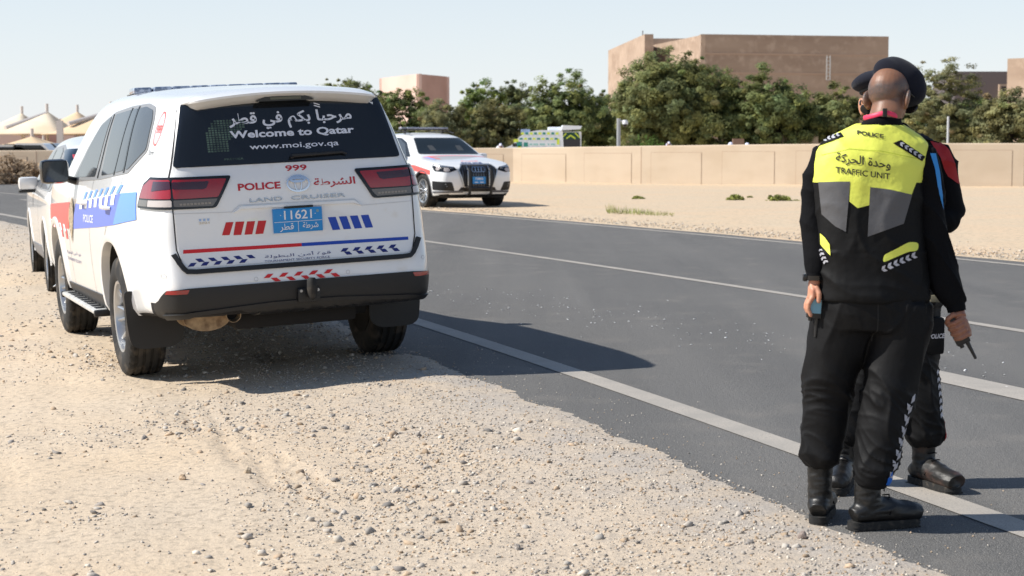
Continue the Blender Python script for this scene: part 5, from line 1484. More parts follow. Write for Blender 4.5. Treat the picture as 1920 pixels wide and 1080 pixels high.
for s, Sx in ((1, PS), (-1, PSR)):
    ap('side_stripe', polys([(-.8, .92), (2.55, .84), (3.42, .76), (3.42, .86), (2.6, .97), (-.8, 1.0)]), Sx, .005, m_redl)
    gw = ap('side_window_surround', polys(roundpoly([(2.20, 1.16), (1.62, 1.50), (1.2, 1.60), (.2, 1.63), (-.5, 1.56), (-.72, 1.40), (-.5, 1.12)], .04)), Sx, .005, m_blackg, skirt=.005)
    ap('window', polys(roundpoly([(2.02, 1.13), (1.60, 1.45), (1.20, 1.56), (.98, 1.57), (.95, 1.12)], .03)), Sx, .009, m_sideglass, gw)
    ap('window', polys(roundpoly([(.90, 1.57), (.2, 1.59), (.05, 1.12), (.90, 1.12)], .03)), Sx, .009, m_sideglass, gw)
    ap('panel_line', gapline(abv, [(2.2, 1.08), (2.3, .9), (2.28, .35)], Sx, .01), Sx, .003, m_seam)
    mr = MB(); mr.tube([(1.98, s*.90, 1.08), (1.96, s*1.02, 1.10)], .03, 8); ms = mr.build('mirror_arm', m_black, ca, smooth=40)
    mr = MB(); mr.box((1.90, min(s*.98, s*1.18), 1.08), (2.06, max(s*.98, s*1.18), 1.24), 0, .05); mr.build('mirror_shell', white_paint, ms, smooth=50)
    rr = MB(); rr.tube([(-.4, s*.62, 1.70), (0, s*.62, 1.755), (1.0, s*.60, 1.765), (1.45, s*.58, 1.72)], .015, 8); rr.build('roof_rail', m_black, ca, smooth=40)
ub = MB(); ub.box((-.8, -.6, .24), (3.6, .6, .34)); ub.build('underbody', m_under, ca)
lightbar(ca, .95, 1.77, .64, mat('lightbar_lens_far', lin((.55, .56, .62)), .15, coat=1), dep=.30)
# seats and dashboard glimpsed behind the windscreen: pale head rests
for y in (-.36, .36):
    o_, d_ = PF((y, 1.28)); h, *_r = abv.ray_cast(o_, d_)
    ap('head_rest_glimpse', polys(roundpoly([(y-.08, 1.30), (y+.08, 1.30), (y+.07, 1.42), (y-.07, 1.42)], .03)), PF, .0095, mat('seat_glimpse', (.06, .062, .06), .4))

# ------------------------------------------------------------------ white crossover parked ahead of the police car
XP = dict(QP); XP['top'] = [(x, z*.955) for x, z in QP['top']]; XP['belt'] = 1.0
XP['yz'] = [(z*.97, y*.93) for z, y in QP['yz']]; XP['rw'] = (.90, .94, .96, .985)
XP['tail'] = [(.22, -.90), (.4, -.98), (.7, -1.02), (1.0, -.98), (1.3, -.80), (1.55, -.64), (1.65, -.58)]
cx_y = .385
cz = empty('white_crossover', (-4.07, 18.5, -.075), car_basis(.325, .03), 'plain white crossover with red window sticker, parked ahead of the police four-wheel drive', 'car')
cb, cbv = seg_body(XP, cz, .40, .37, (0., 2.75), .92)
for ax in (0., 2.75):
    for s in (1, -1):
        v, f = arch_lip(cbv, ax, .37, .40, s, .035, .01, a0=-8, a1=188); MB().add(v, f).build('wheel_arch', white_paint, cz, smooth=40)
        wheel(cz, ax, s*.79, s, R=.355, wid=.235, rim=.235, z=.355, lod=True)
def xp_(name, vf, proj, off, m, parent=cz, res=.08, skirt=0.): return patch(name, cbv, vf, proj, off, m, parent, res, skirt)
rg_ = xp_('rear_window', polys(roundpoly([(.66, 1.50), (.80, 1.04), (-.80, 1.04), (-.66, 1.50)], .03)), PR, .014, mat('rear_glass_blue', (.022, .036, .055), .05), res=.03, skirt=.02)
xp_('window_sticker', polys([(.62, 1.44), (.44, 1.44), (.44, 1.40), (.62, 1.40)]), PR, .019, mat('sticker_red', lin((.80, .25, .32)), .5), rg_)
xp_('rear_shelf_glimpse', polys([(.64, 1.38), (.1, 1.38), (.1, 1.30), (.66, 1.30)]), PR, .017, mat('shelf_glimpse', (.20, .22, .19), .4), rg_)
xp_('seat_glimpse', polys(roundpoly([(.56, 1.31), (.05, 1.31), (.0, 1.08), (.60, 1.08)], .04)), PR, .018, mat('seat_glimpse_dark', (.012, .02, .03), .5), rg_)
for s, Sx in ((1, PS), (-1, PSR)):
    gw = xp_('side_window_surround', polys(roundpoly([(2.15, 1.06), (1.62, 1.42), (1.2, 1.52), (.2, 1.55), (-.3, 1.50), (-.55, 1.30), (-.45, 1.07)], .04)), Sx, .005, m_frame, skirt=.005)
    xp_('window', polys(roundpoly([(1.98, 1.09), (1.58, 1.38), (1.20, 1.48), (.92, 1.50), (.90, 1.08)], .03)), Sx, .009, m_sideglass, gw)
    xp_('window', polys(roundpoly([(.82, 1.50), (.2, 1.52), (-.1, 1.48), (-.35, 1.25), (-.25, 1.09), (.82, 1.08)], .03)), Sx, .009, m_sideglass, gw)
    xp_('sill_moulding', polys([(.45, .26), (2.32, .26), (2.32, .42), (.45, .46)]), Sx, .012, mat('sill_grey', (.16, .16, .17), .5), skirt=.01)
    mr = MB(); mr.tube([(1.85, s*.80, 1.02), (1.84, s*.86, 1.05)], .03, 8); ms = mr.build('mirror_arm', m_black, cz, smooth=40)
    mr = MB(); mr.box((1.76, min(s*.84, s*1.06), 1.04), (1.94, max(s*.84, s*1.06), 1.19), 0, .045); mr.build('mirror_shell', white_paint, ms, smooth=50)
    mr = MB(); mr.box((1.755, min(s*.84, s*1.06), 1.012), (1.935, max(s*.84, s*1.06), 1.038)); mr.build('mirror_foot', m_black, ms)
    xp_('tail_lamp', polys(roundpoly([(s*.62, .98), (s*.86, .98), (s*.86, .82), (s*.66, .84)], .02)), PR, .008, m_lamp_r)
    xp_('panel_line', gapline(cbv, [(.87, 1.05), (.87, .40)], Sx, .008), Sx, .003, m_seam)
xp_('windscreen', polys([(-.55, 1.52), (.55, 1.52), (.70, 1.06), (-.70, 1.06)]), PF, .008, m_sideglass)
xp_('front_grille', polys(roundpoly([(-.4, .80), (.4, .80), (.35, .50), (-.35, .50)], .04)), PF, .012, m_black)
ub = MB(); ub.box((-.8, -.6, .22), (3.4, .6, .34)); ub.build('underbody', m_under, cz)
af = MB(); af.prism([(-.12, 1.60), (.06, 1.63), (-.09, 1.70), (-.13, 1.69)], 'y', -.015, .015); af.build('roof_aerial', m_black, cz)
# ------------------------------------------------------------------ people
m_jk = mat('dark_jacket_cloth', (.0042, .0044, .0055), .85, spec=.12, b=[(900, .2, .001), (24, .35, .012)])
m_tr = mat('trouser_cloth', (.0034, .0034, .0040), .66, spec=.22, b=[(700, .2, .001), (9, .25, .02)])
m_vb = mat('vest_black', (.0042, .0042, .0046), .7, spec=.22, b=[(700, .2, .001), (20, .3, .01)])
m_vy = mat('vest_yellow', lin((.87, .89, .36)), .6, b=[(16, .35, .014), (500, .15, .001)])
m_vg = mat('vest_reflective_grey', lin((.33, .33, .34)), .55, b=[(20, .3, .01), (600, .3, .001)])
m_refl = mat('reflective_white', lin((.70, .70, .73)), .45)
m_txt = mat('vest_print', (.012, .012, .012), .7)
m_skin = mat('skin', lin((.58, .40, .31)), .5, n=(40, lin((.55, .35, .27)), .4, .7), b=(160, .25, .001))
m_skin2 = mat('skin_light', lin((.76, .55, .44)), .5, n=(40, lin((.70, .46, .37)), .4, .7), b=(160, .25, .001))
m_ber = mat('beret_felt', (.0100, .0112, .0190), .95, sheen=.08, spec=.15, b=(500, .4, .0015))
m_boot = mat('boot_leather', (.0075, .0072, .007), .42, n=(30, (.035, .030, .025), .56, .8), b=[(60, .4, .004), (400, .2, .001)])
m_sole = mat('boot_sole', (.012, .0115, .011), .8, n=(40, (.07, .058, .046), .54, .75), b=(80, .5, .003))
m_lany = mat('lanyard_pink', lin((.86, .20, .36)), .5)
m_radio = mat('radio_black', (.012, .012, .013), .4)

def fuse(name, mb, m, parent, vox=.006, sm=6, disp=None, fac=.5):
    o = mb.build(name, m, parent, fixn=True)
    r = o.modifiers.new('r', 'REMESH'); r.mode = 'VOXEL'; r.voxel_size = vox; r.use_smooth_shade = True
    if sm: s = o.modifiers.new('s', 'SMOOTH'); s.factor = fac; s.iterations = sm
    bake(o)
    if disp:
        me = o.data; n = len(me.vertices); co = np.empty(n*3); me.vertices.foreach_get('co', co); co = co.reshape(-1, 3)
        nn = np.array([v.normal[:] for v in me.vertices]); d = np.array([disp(*c) for c in co]); co += nn*d[:, None]
        me.vertices.foreach_set('co', co.ravel()); me.update()
    o.data.polygons.foreach_set('use_smooth', [True]*len(o.data.polygons))
    return o
def ell(mb, rings, n=32):
    """stack of horizontal ellipses (z, cx, cy, rx, ry[, rot])"""
    v = []; f = []
    for r in rings:
        z, cx, cy, rx_, ry_ = r[:5]; ro = r[5] if len(r) > 5 else 0
        for k in range(n):
            t = 2*pi*k/n; ex = abs(cos(t))**.85*(1 if cos(t) > 0 else -1); ey = abs(sin(t))**.85*(1 if sin(t) > 0 else -1)
            x, y = rx_*ex, ry_*ey; v.append((cx + x*cos(ro) - y*sin(ro), cy + x*sin(ro) + y*cos(ro), z))
    for i in range(len(rings)-1):
        for k in range(n): f.append((i*n+k, i*n+(k+1) % n, (i+1)*n+(k+1) % n, (i+1)*n+k))
    f += [tuple(range(n))[::-1], tuple((len(rings)-1)*n+k for k in range(n))]
    return mb.add(v, f)
def ridged(x, y, z): return 1 - 2*abs(noise.noise(Vector((x, y, z))))
def wr(seed, ah=.006, av=.004, zb=None):
    def g(x, y, z):
        w1 = noise.noise(Vector((x*4+seed, y*4, z*4)))
        return ah*1.5*((1 - abs(noise.noise(Vector((x*5+seed+w1, y*5, z*7 + x*10 + w1)))))**5 - .3) + av*((1 - abs(noise.noise(Vector((x*9+seed, y*9, z*2.0+w1)))))**4 - .3)
    def g_old(x, y, z):
        a = ah*ridged(x*5+seed, y*5, z*17 + x*9)*max(0, .35 + noise.noise(Vector((x*4, y*4, z*4+seed)))*1.6)
        b_ = av*ridged(x*22+seed, y*22, z*4.0)
        c_ = .0022*noise.noise(Vector((x*45, y*45, z*60)))
        k = 1 if zb is None else 1 + 1.5*max(0, 1 - abs(z - zb)/.14)
        return (a*k + b_ + c_)
    return g
def PB(p): return Vector((p[0], -2, p[1])), Vector((0, 1, 0))
def PBn(p):
    T_ = Vector((p[0]+.012, .05, p[1])); d = (T_ - Vector((-1.389, -6.5, 1.4575))).normalized()     # prints were laid out flat at 6.5 m
    return T_ - d*3.2, d
def boot(parent, x, y, z, ang, L=.285, h=.26, m=m_boot, seed=0):
    """ang: direction of the toe in the ground plane"""
    R_ = Matrix.Translation((x, y, z)) @ Matrix.Rotation(ang, 4, 'Z')
    mb = MB()
    mb.tube([(.045, 0, h), (.042, 0, h*.62), (.045, 0, .11), (.055, 0, .07)], [(.056, .050), (.052, .047), (.054, .046), (.05, .045)], 20, ref=(1, 0, 0))
    mb.tube([(-.020, 0, .055), (.015, 0, .070), (.07, 0, .078), (.12, 0, .072), (.175, 0, .062), (.225, 0, .056), (.262, 0, .050), (L-.004, 0, .044)], [(.030, .032), (.044, .043), (.054, .045), (.050, .047), (.044, .053), (.041, .053), (.036, .045), (.020, .028)], 22, ref=(0, 0, 1))
    o = fuse('boot', mb, m, parent, .0045, 3, lambda a, b_, c: (.0030*(ridged(a*14+seed, b_*14, c*40) - .5)) if .06 < c else 0)
    o.matrix_local = R_
    st_ = [(-.040, .012), (-.032, .026), (-.012, .035), (.03, .038), (.09, .037), (.15, .043), (.20, .047), (.24, .046), (.27, .038), (.288, .024), (.296, .010)]
    out = [(a, w_) for a, w_ in st_] + [(a, -w_) for a, w_ in st_[::-1]]
    out = roundpoly(out, .01, 2)
    s = MB(); s.prism([(a*L/.29, b_) for a, b_ in out], 'z', .004, .034)
    s.prism([(a*L/.29*1.012, b_*1.03) for a, b_ in out], 'z', .012, .022)
    so_ = s.build('sole', m_sole, o, smooth=35)
    g = MB()
    for k in range(10): a = -.032 + k*(L+.02)/9.5; w_ = .036 if a < .12 else .042; g.box((a, -w_, -.001), (a+.017, w_, .006))
    g.build('tread', m_sole, o)
    l = MB()
    for k in range(5):
        zz = .122 + k*.026; xx = .112 - k*.003 + (.020 if k == 0 else 0)
        l.tube([(xx-.01, -.024, zz), (xx+.004, 0, zz+.006), (xx-.01, .024, zz)], .0028, 5)
    l.tube([(.10, -.01, .10), (.125, -.04, .09), (.11, -.05, .06)], .0022, 5)
    l.build('laces', m_jk, o)
    lp = MB(); lp.tube([(-.010, -.012, h-.04), (-.022, 0, h-.012), (-.010, .012, h-.04)], .003, 5); lp.build('pull_loop', m_jk, o)
    c_ = MB(); c_.lathe([(.0555, 0), (.059, .012), (.0555, .024)], 'z', 20, c=(.044, 0, h-.03)); c_.build('collar', m_boot, o, smooth=60)
    return o
def ear(mb, c, yaw, s=1.):
    mx = Matrix.Rotation(yaw, 4, 'Z')
    mb.ball(c, (.010*s, .020*s, .031*s), 14, mx=mx); mb.ball((c[0], c[1], c[2]-.022*s), (.008*s, .011*s, .014*s), 10, mx=mx)

# ---------------- officer in the yellow vest, back to the camera
o1 = empty('person', (1.389, 6.50, 0), None, 'officer seen from behind in yellow and black traffic vest, head bowed, radio in each hand', 'person')
# head and neck: one continuous body mesh, with a hidden chest root
hd = MB()
fd = Vector((.60, .72, -.36)).normalized(); rd = Vector((fd.y, -fd.x, 0)).normalized(); ud = rd.cross(fd).normalized()
HM = Matrix((rd, fd, ud)).transposed()
def H(a, b_, c_): return Vector((.034, .035, 1.648)) + HM @ Vector((a, b_, c_))
ell(hd, [(1.36, -.02, 0, .12, .07), (1.44, -.015, 0, .11, .075), (1.50, -.008, -.002, .068, .062), (1.54, .006, .0, .060, .060), (1.585, .022, .008, .061, .064), (1.63, .03, .02, .055, .06)])
hd.ball(H(0, 0, .015), (.074, .096, .088), 28, mx=HM.to_4x4())
hd.ball(H(0, -.022, .010), (.071, .072, .078), 24, mx=HM.to_4x4())
hd.ball(H(0, .030, -.045), (.058, .060, .070), 24, mx=HM.to_4x4())
hd.ball(H(0, .052, -.082), (.034, .030, .026), 16, mx=HM.to_4x4())
hd.tube([H(0, .082, .005), H(0, .108, -.030), H(0, .090, -.040)], [.009, .014, .012], 10)
hd.tube([H(-.018, .082, -.062), H(0, .088, -.060), H(.018, .082, -.062)], [.006, .008, .006], 8)
for s in (1, -1):
    ear_mx = (HM @ Matrix.Rotation(s*radians(28), 3, 'Z')).to_4x4(); hd.ball(H(s*.082, -.006, -.022), (.010, .024, .036), 16, mx=ear_mx); hd.ball(H(s*.078, .0, -.050), (.009, .012, .013), 10, mx=ear_mx)
def headmat(name, skin, hair, hi, lo, f_=.9):
    m = bpy.data.materials.new(name); m.use_nodes = True; nt = m.node_tree; N = nt.nodes; L = nt.links; p = N['Principled BSDF']
    tc = N.new('ShaderNodeTexCoord'); a = N.new('ShaderNodeAttribute'); a.attribute_name = 'hair'
    n1 = N.new('ShaderNodeTexNoise'); n1.inputs['Scale'].default_value = 520; n1.inputs['Detail'].default_value = 1; L.new(tc.outputs['Object'], n1.inputs['Vector'])
    r1 = N.new('ShaderNodeMapRange'); r1.inputs['From Min'].default_value = .40; r1.inputs['From Max'].default_value = .62; r1.inputs['To Min'].default_value = .45; L.new(n1.outputs['Fac'], r1.inputs['Value'])
    mu = N.new('ShaderNodeMath'); mu.operation = 'MULTIPLY'; L.new(r1.outputs[0], mu.inputs[0]); L.new(a.outputs['Fac'], mu.inputs[1])
    n2 = N.new('ShaderNodeTexNoise'); n2.inputs['Scale'].default_value = 30; L.new(tc.outputs['Object'], n2.inputs['Vector'])
    s1 = N.new('ShaderNodeMix'); s1.data_type = 'RGBA'; s1.inputs[6].default_value = (*skin, 1); s1.inputs[7].default_value = (*[c*.82 for c in skin], 1); L.new(n2.outputs['Fac'], s1.inputs[0])
    mx = N.new('ShaderNodeMix'); mx.data_type = 'RGBA'; L.new(mu.outputs[0], mx.inputs[0]); L.new(s1.outputs[2], mx.inputs[6]); mx.inputs[7].default_value = (*hair, 1)
    L.new(mx.outputs[2], p.inputs['Base Color']); p.inputs['Roughness'].default_value = .48
    p.inputs['Subsurface Weight'].default_value = .15; p.inputs['Subsurface Radius'].default_value = (.01, .004, .002); p.inputs['Subsurface Scale'].default_value = .6
    b_ = N.new('ShaderNodeBump'); b_.inputs['Strength'].default_value = .3; b_.inputs['Distance'].default_value = .001; L.new(n1.outputs['Fac'], b_.inputs['Height']); L.new(b_.outputs[0], p.inputs['Normal'])
    return m
m_head = headmat('head_skin', lin((.54, .385, .295)), lin((.24, .24, .25)), 0, 0)
ho = fuse('body', hd, m_head, o1, .0035, 2)
at_ = ho.data.attributes.new('hair', 'FLOAT', 'POINT')
vals = []
HMi = HM.inverted(); c0 = Vector((.034, .035, 1.648))
for v_ in ho.data.vertices:
    q = HMi @ (v_.co - c0); a = q.z*.75 - q.y*.45
    zc = v_.co.z
    # a band of stubble round the back and sides, bald crown above, bare neck below
    t = min(max((zc - 1.600)/.050, 0), 1)*min(max((1.722 - zc + .22*q.y)/.030, 0), 1)*min(max((.055 - q.y)/.03, 0), 1)
    nn_ = .75 + .6*noise.noise(Vector((v_.co.x*30, v_.co.y*30, v_.co.z*30)))
    vals.append(max(0, min(1, t*nn_*1.5)))
at_.data.foreach_set('value', vals)
# beret draped down to the right
bx_ = Vector((.70, .12, -.70)).normalized(); by_ = Vector((.05, 1, .22)); bz_ = bx_.cross(by_).normalized(); by_ = bz_.cross(bx_).normalized(); bmx = Matrix((bx_, by_, bz_)).transposed().to_4x4()
bt_ = MB()
bt_.ball((.083, .072, 1.693), (.112, .075, .082), 40, mx=bmx); bt_.ball((.055, .055, 1.705), (.092, .062, .066), 34, mx=bmx)
bt_.ball((.120, .075, 1.668), (.066, .070, .062), 30, mx=bmx)
be = fuse('beret', bt_, m_ber, o1, .005, 8, lambda x, y, z: .0035*noise.noise(Vector((x*16, y*16, z*16))))
# sunglasses
sg = MB(); sg.tube([H(.080, -.012, .004), H(.081, .04, .004), H(.072, .088, .000)], [(.0042, .0028)]*3, 8); sg.tube([H(-.080, -.012, .004), H(-.081, .04, .004), H(-.072, .088, .000)], [(.0042, .0028)]*3, 8)
sgo = sg.build('sunglasses', m_blackg, o1, smooth=50)
for s in (1, -1):
    l = MB(); l.ball(H(s*.040, .103, -.014), (.034, .007, .025), 20, mx=HM.to_4x4()); l.build('lens', m_blackg, sgo, smooth=60)
# jacket: torso and both arms in one mesh
jk = MB()
ell(jk, [(.90, -.02, 0, .185, .115), (1.05, -.03, 0, .180, .115), (1.20, -.035, 0, .185, .115), (1.33, -.03, .0, .190, .11), (1.41, -.025, .0, .200, .100), (1.455, -.02, .0, .190, .088), (1.495, -.012, 0, .135, .078), (1.525, -.005, 0, .085, .070), (1.548, .0, .0, .070, .066), (1.563, .006, .002, .066, .063)])
jk.tube([(-.16, .01, 1.425), (-.208, .025, 1.405), (-.230, .035, 1.33), (-.242, .035, 1.22), (-.240, .025, 1.12), (-.240, -.01, 1.03), (-.2455, -.02, .975), (-.247, -.025, .955)], [.055, .058, .056, .050, .050, .045, .036, .031], 20)
jk.tube([(.10, .0, 1.425), (.155, -.005, 1.405), (.172, -.015, 1.33), (.183, -.025, 1.22), (.202, -.03, 1.10), (.222, -.03, 1.02), (.248, -.035, .935), (.268, -.04, .885), (.282, -.045, .852)], [.055, .060, .058, .054, .054, .055, .057, .050, .036], 20)
jo = fuse('jacket', jk, m_jk, o1, .006, 5, wr(3, .007, .003))
jbv = bvh_of(jo.data)
cf = MB(); cf.tube([(.278, -.043, .868), (.286, -.046, .832)], [.037, .034], 20); cf.build('cuff', m_jk, jo, smooth=50)
cf = MB(); cf.tube([(-.2455, -.024, .972), (-.248, -.027, .950)], [.034, .032], 20); cf.build('cuff', m_jk, jo, smooth=50)
# vest
vs_ = MB()
ell(vs_, [(.872, -.022, 0, .213, .138), (.89, -.022, 0, .214, .140), (.96, -.025, 0, .208, .137), (1.08, -.034, 0, .203, .132), (1.20, -.042, 0, .203, .130), (1.30, -.050, .0, .208, .127), (1.38, -.045, .0, .211, .121), (1.43, -.037, .0, .212, .112), (1.462, -.028, .0, .202, .101), (1.492, -.020, .0, .160, .089), (1.515, -.012, .0, .118, .080), (1.530, -.006, 0, .090, .074)])
def vcrease(x, y, z, p=4): return (1 - abs(noise.noise(Vector((x, y, z)))))**p
def vdisp(x, y, z):
    w1 = noise.noise(Vector((x*4+3, y*4, z*4)))
    d = .008*(vcrease(x*8 + w1*1.5, y*5, z*1.7+1, 5) - .3) + .005*(vcrease(x*4+z*6+w1, y*4, z*5, 4) - .3)
    if z < 1.06: d += .010*(vcrease(x*3.0+w1, y*3, z*9 + x*4, 4) - .3)
    return d + .001*noise.noise(Vector((x*40, y*40, z*40)))
vo = fuse('vest', vs_, [m_vb, m_vy], o1, .006, 5, vdisp)
mi = [1 if (p.center.z > 1.318 and p.center.x < .117 + (p.center.z-1.268)*.40) else 0 for p in vo.data.polygons]; vo.data.polygons.foreach_set('material_index', mi)
vbv = bvh_of(vo.data)
def vp(name, vf, off, m, parent=vo, res=.02, skirt=0.): return patch(name, vbv, vf, PBn, off, m, parent, res, skirt)
vp('yellow_yoke', polys([(-.236, 1.315), (-.117, 1.318), (-.119, 1.242), (-.087, 1.217), (-.045, 1.228), (-.041, 1.297), (.116, 1.268), (.142, 1.34), (.162, 1.39), (.165, 1.44), (.05, 1.50), (-.10, 1.51), (-.20, 1.46), (-.235, 1.40)]), .0022, m_vy)
vp('grey_panel', polys([(-.236, 1.316), (-.117, 1.318), (-.130, 1.127), (-.17, 1.148), (-.222, 1.195)]), .0035, m_vg)
vp('grey_panel', polys([(-.041, 1.297), (.035, 1.287), (.117, 1.268), (.088, 1.158), (-.048, 1.108)]), .0035, m_vg)
vp('yellow_tab', polys([(-.226, 1.122), (-.208, 1.106), (-.190, 1.08), (-.186, 1.037), (-.205, 1.055), (-.224, 1.080)]), .0035, m_vy)
vp('yellow_tab', polys(roundpoly([(.011, 1.008), (.014, 1.038), (.110, 1.088), (.145, 1.086), (.143, 1.054), (.111, 1.053)], .012)), .0035, m_vy)
def checks(p0, p1, n, wd, gap=.5):
    """two staggered rows of slanted blocks between two points"""
    p0, p1 = Vector(p0), Vector(p1); d = (p1-p0)/n; q = Vector((-d.y, d.x)).normalized()*wd; out = []
    for i in range(n):
        a = p0 + d*i
        out.append([tuple(a+d*.32), tuple(a+d*.86), tuple(a+d*.54+q*.5), tuple(a+q*.5)])
        out.append([tuple(a+q*.54), tuple(a+d*.54+q*.54), tuple(a+d*.86+q), tuple(a+d*.32+q)])
    return out
vp('reflective_checks', polys(*checks((.012, .972), (.146, 1.032), 6, .022)), .0035, m_refl)
vp('reflective_checks', polys(*checks((-.222, 1.066), (-.192, 1.010), 4, -.018)), .0035, m_refl)
vp('shoulder_tab', polys([(-.238, 1.470), (-.154, 1.502), (-.143, 1.486), (-.236, 1.452)]), .004, m_vb); vp('reflective_checks', polys(*checks((-.232, 1.459), (-.155, 1.488), 5, .013)), .0055, m_refl)
vp('shoulder_tab', polys([(.042, 1.462), (.072, 1.474), (.163, 1.412), (.152, 1.394)]), .004, m_vb); vp('reflective_checks', polys(*checks((.064, 1.457), (.148, 1.402), 5, .014)), .0055, m_refl)
vp('lettering', textbox('POLICE', (-.093, 1.494), (.006, 1.479), (-.093, 1.510), .03), .005, m_txt)
vp('lettering', textbox(arabic('وحدة الحركة'), (-.172, 1.385), (.034, 1.356), (-.172, 1.428), .015), .005, m_txt)
vp('lettering', textbox('TRAFFIC UNIT', (-.172, 1.351), (.033, 1.325), (-.172, 1.374), .015), .005, m_txt)
v, f = gapline(vbv, [(-.225, 1.418), (-.12, 1.440), (0, 1.432), (.13, 1.405)], PB, .0016); vp('seam', (v, f), .004, mat('seam_yellow', lin((.62, .70, .12)), .7))
hm_ = MB(); 
# blue piping on the right sleeve
m_pipe = mat('piping_blue', lin((.16, .52, .80)), .55)
patch('sleeve_stripe', jbv, polys([(.170, 1.425), (.192, 1.425), (.205, 1.36), (.214, 1.29), (.224, 1.215), (.210, 1.255), (.196, 1.30), (.186, 1.37)]), PB, .002, m_pipe, jo, .02)
# lanyard
ln = MB(); pts = []
for k in range(17):
    t = pi*(k/16)*1.2 + pi*.9; pts.append((-.022 + .066*cos(t) + .022, .0 + .068*sin(t), 1.578 - .020*abs(cos(t))*1.0 - .010*(k > 12)))
ln.tube(pts, [(.0030, .0088)]*17, 8, ref=(1, 0, 0)); lno = ln.build('lanyard', m_lany, o1, smooth=60)
bk = MB(); bk.box((-.012, -.076, 1.560), (.004, -.064, 1.592), 0, .002); bk.build('lanyard_clip', m_txt, lno)
# trousers
tr = MB()
ell(tr, [(.985, -.025, 0, .185, .118), (.93, -.022, 0, .195, .128), (.86, -.015, 0, .208, .135), (.80, -.012, 0, .210, .132), (.76, -.012, 0, .200, .125)])
tr.tube([(-.12, .02, .86), (-.128, .02, .78), (-.150, .03, .68), (-.172, .04, .58), (-.180, .05, .48), (-.190, .06, .38), (-.197, .065, .30), (-.203, .068, .255), (-.204, .068, .222)], [(.118, .118), (.120, .115), (.112, .11), (.104, .10), (.090, .093), (.087, .091), (.084, .088), (.076, .080), (.058, .064)], 24, ref=(1, 0, 0))
tr.tube([(.085, -.01, .86), (.085, -.012, .78), (.066, -.02, .68), (.048, -.03, .60), (.030, -.045, .50), (.012, -.055, .40), (-.006, -.062, .30), (-.018, -.065, .235), (-.026, -.066, .200), (-.030, -.066, .168)], [(.118, .118), (.118, .115), (.110, .11), (.102, .103), (.098, .098), (.091, .094), (.084, .088), (.078, .084), (.071, .076), (.054, .062)], 24, ref=(1, 0, 0))
def crease(x, y, z, p=4): return (1 - abs(noise.noise(Vector((x, y, z)))))**p
def tdisp(x, y, z):
    g = max(0, 1 - abs(z-.27)/.15) + .75*max(0, 1 - abs(z-.50)/.10) + .35*max(0, 1-abs(z-.84)/.12)
    w1 = noise.noise(Vector((x*4+3, y*4, z*4))); w2 = noise.noise(Vector((x*4, y*4+8, z*4)))
    d = .011*g*(crease(x*5 + w1*1.2, y*5 + 4, z*9 + x*8 + w2*1.5, 5) - .3)
    d += .011*g*(crease(x*9 + w2*1.5, y*9 + 4, z*21 + x*13 + w1*2.5, 6) - .3)
    d += .010*(crease(x*6 + z*1.2 + w1, y*6, z*.9 + 7, 5) - .3)
    d += .0022*noise.noise(Vector((x*16, y*16, z*16)))
    return d
to_ = fuse('trousers', tr, m_tr, o1, .006, 16, tdisp)
tbv_ = bvh_of(to_.data)
def tp_(name, vf, off, m, parent=to_, bvv=None): return patch(name, bvv or tbv_, vf, PB, off, m, parent, .02)
tp_('reflective_checks', polys(*[[(x+.004, z), (x+.020, z+.010), (x+.024, z+.034), (x+.008, z+.024)] for x, z in [(.098-.0105*k, .492-.0425*k) for k in range(7)]], *[[(x-.010, z-.020), (x+.004, z-.030), (x+.002, z-.006), (x-.012, z+.004)] for x, z in [(.098-.0105*k, .492-.0425*k) for k in range(7)]]), .003, m_refl)
tp_('blue_cuff', polys([(.018, .212), (.038, .240), (.040, .205), (.030, .180), (.012, .186)]), .003, mat('piping_blue_deep', lin((.10, .40, .78)), .5))
v, f = gapline(tbv_, [(-.03, .87), (-.028, .78), (-.034, .72)], PB, .003); tp_('seam', (v, f), .002, m_txt)
boot(o1, -.210, .035, 0, radians(74), seed=1, L=.27); boot(o1, -.078, -.062, 0, radians(20), seed=4, h=.24, L=.262)
# hands
def finger(mb, pts, r0, r1, n=10):
    k = len(pts); mb.tube(pts, [r0 + (r1-r0)*i/(k-1) for i in range(k)], n); mb.ball(pts[-1], r1*.98, 10)
rh = MB(); wri = Vector((.288, -.046, .838)); ax_ = Vector((.46, -.05, -.885)).normalized(); fr_ = Vector((-.12, -.99, 0)).normalized(); sd2 = ax_.cross(fr_).normalized()
gc = Vector((.270, -.050, .795))                       # top of the grip on the radio axis
def G(al, ang, r_): return gc + ax_*al + (sd2*cos(ang) + fr_*sin(ang))*r_
sgn = 1 if sd2.x > 0 else -1
def GA(al, deg, r_): a = radians(deg); return gc + ax_*al + (sd2*sgn*cos(a) + fr_*sin(a))*r_
rh.tube([wri + Vector((-.004, .0, .05)), wri, GA(-.004, 20, .030)], [.024, .025, .026], 16)
rh.tube([GA(-.010, 10, .026), GA(.020, 0, .030), GA(.055, -5, .028), GA(.078, -5, .024)], [(.022, .026), (.022, .028), (.020, .026), (.015, .018)], 14)
for i in range(4):
    al = .002 + i*.0205; L_ = (.95, 1.0, .97, .85)[i]
    finger(rh, [GA(al, 5, .034), GA(al+.001, 50, .037), GA(al+.002, 92, .034), GA(al+.001, 140*L_, .029), GA(al, 182*L_, .024)], .0105, .0085)
finger(rh, [GA(-.012, 20, .030), GA(-.026, 70, .030), GA(-.020, 120, .026), GA(-.004, 158, .025)], .0125, .0095)
rho = fuse('hand', rh, m_skin, o1, .0028, 3); 
lh = MB(); w0 = Vector((-.247, -.027, .952))
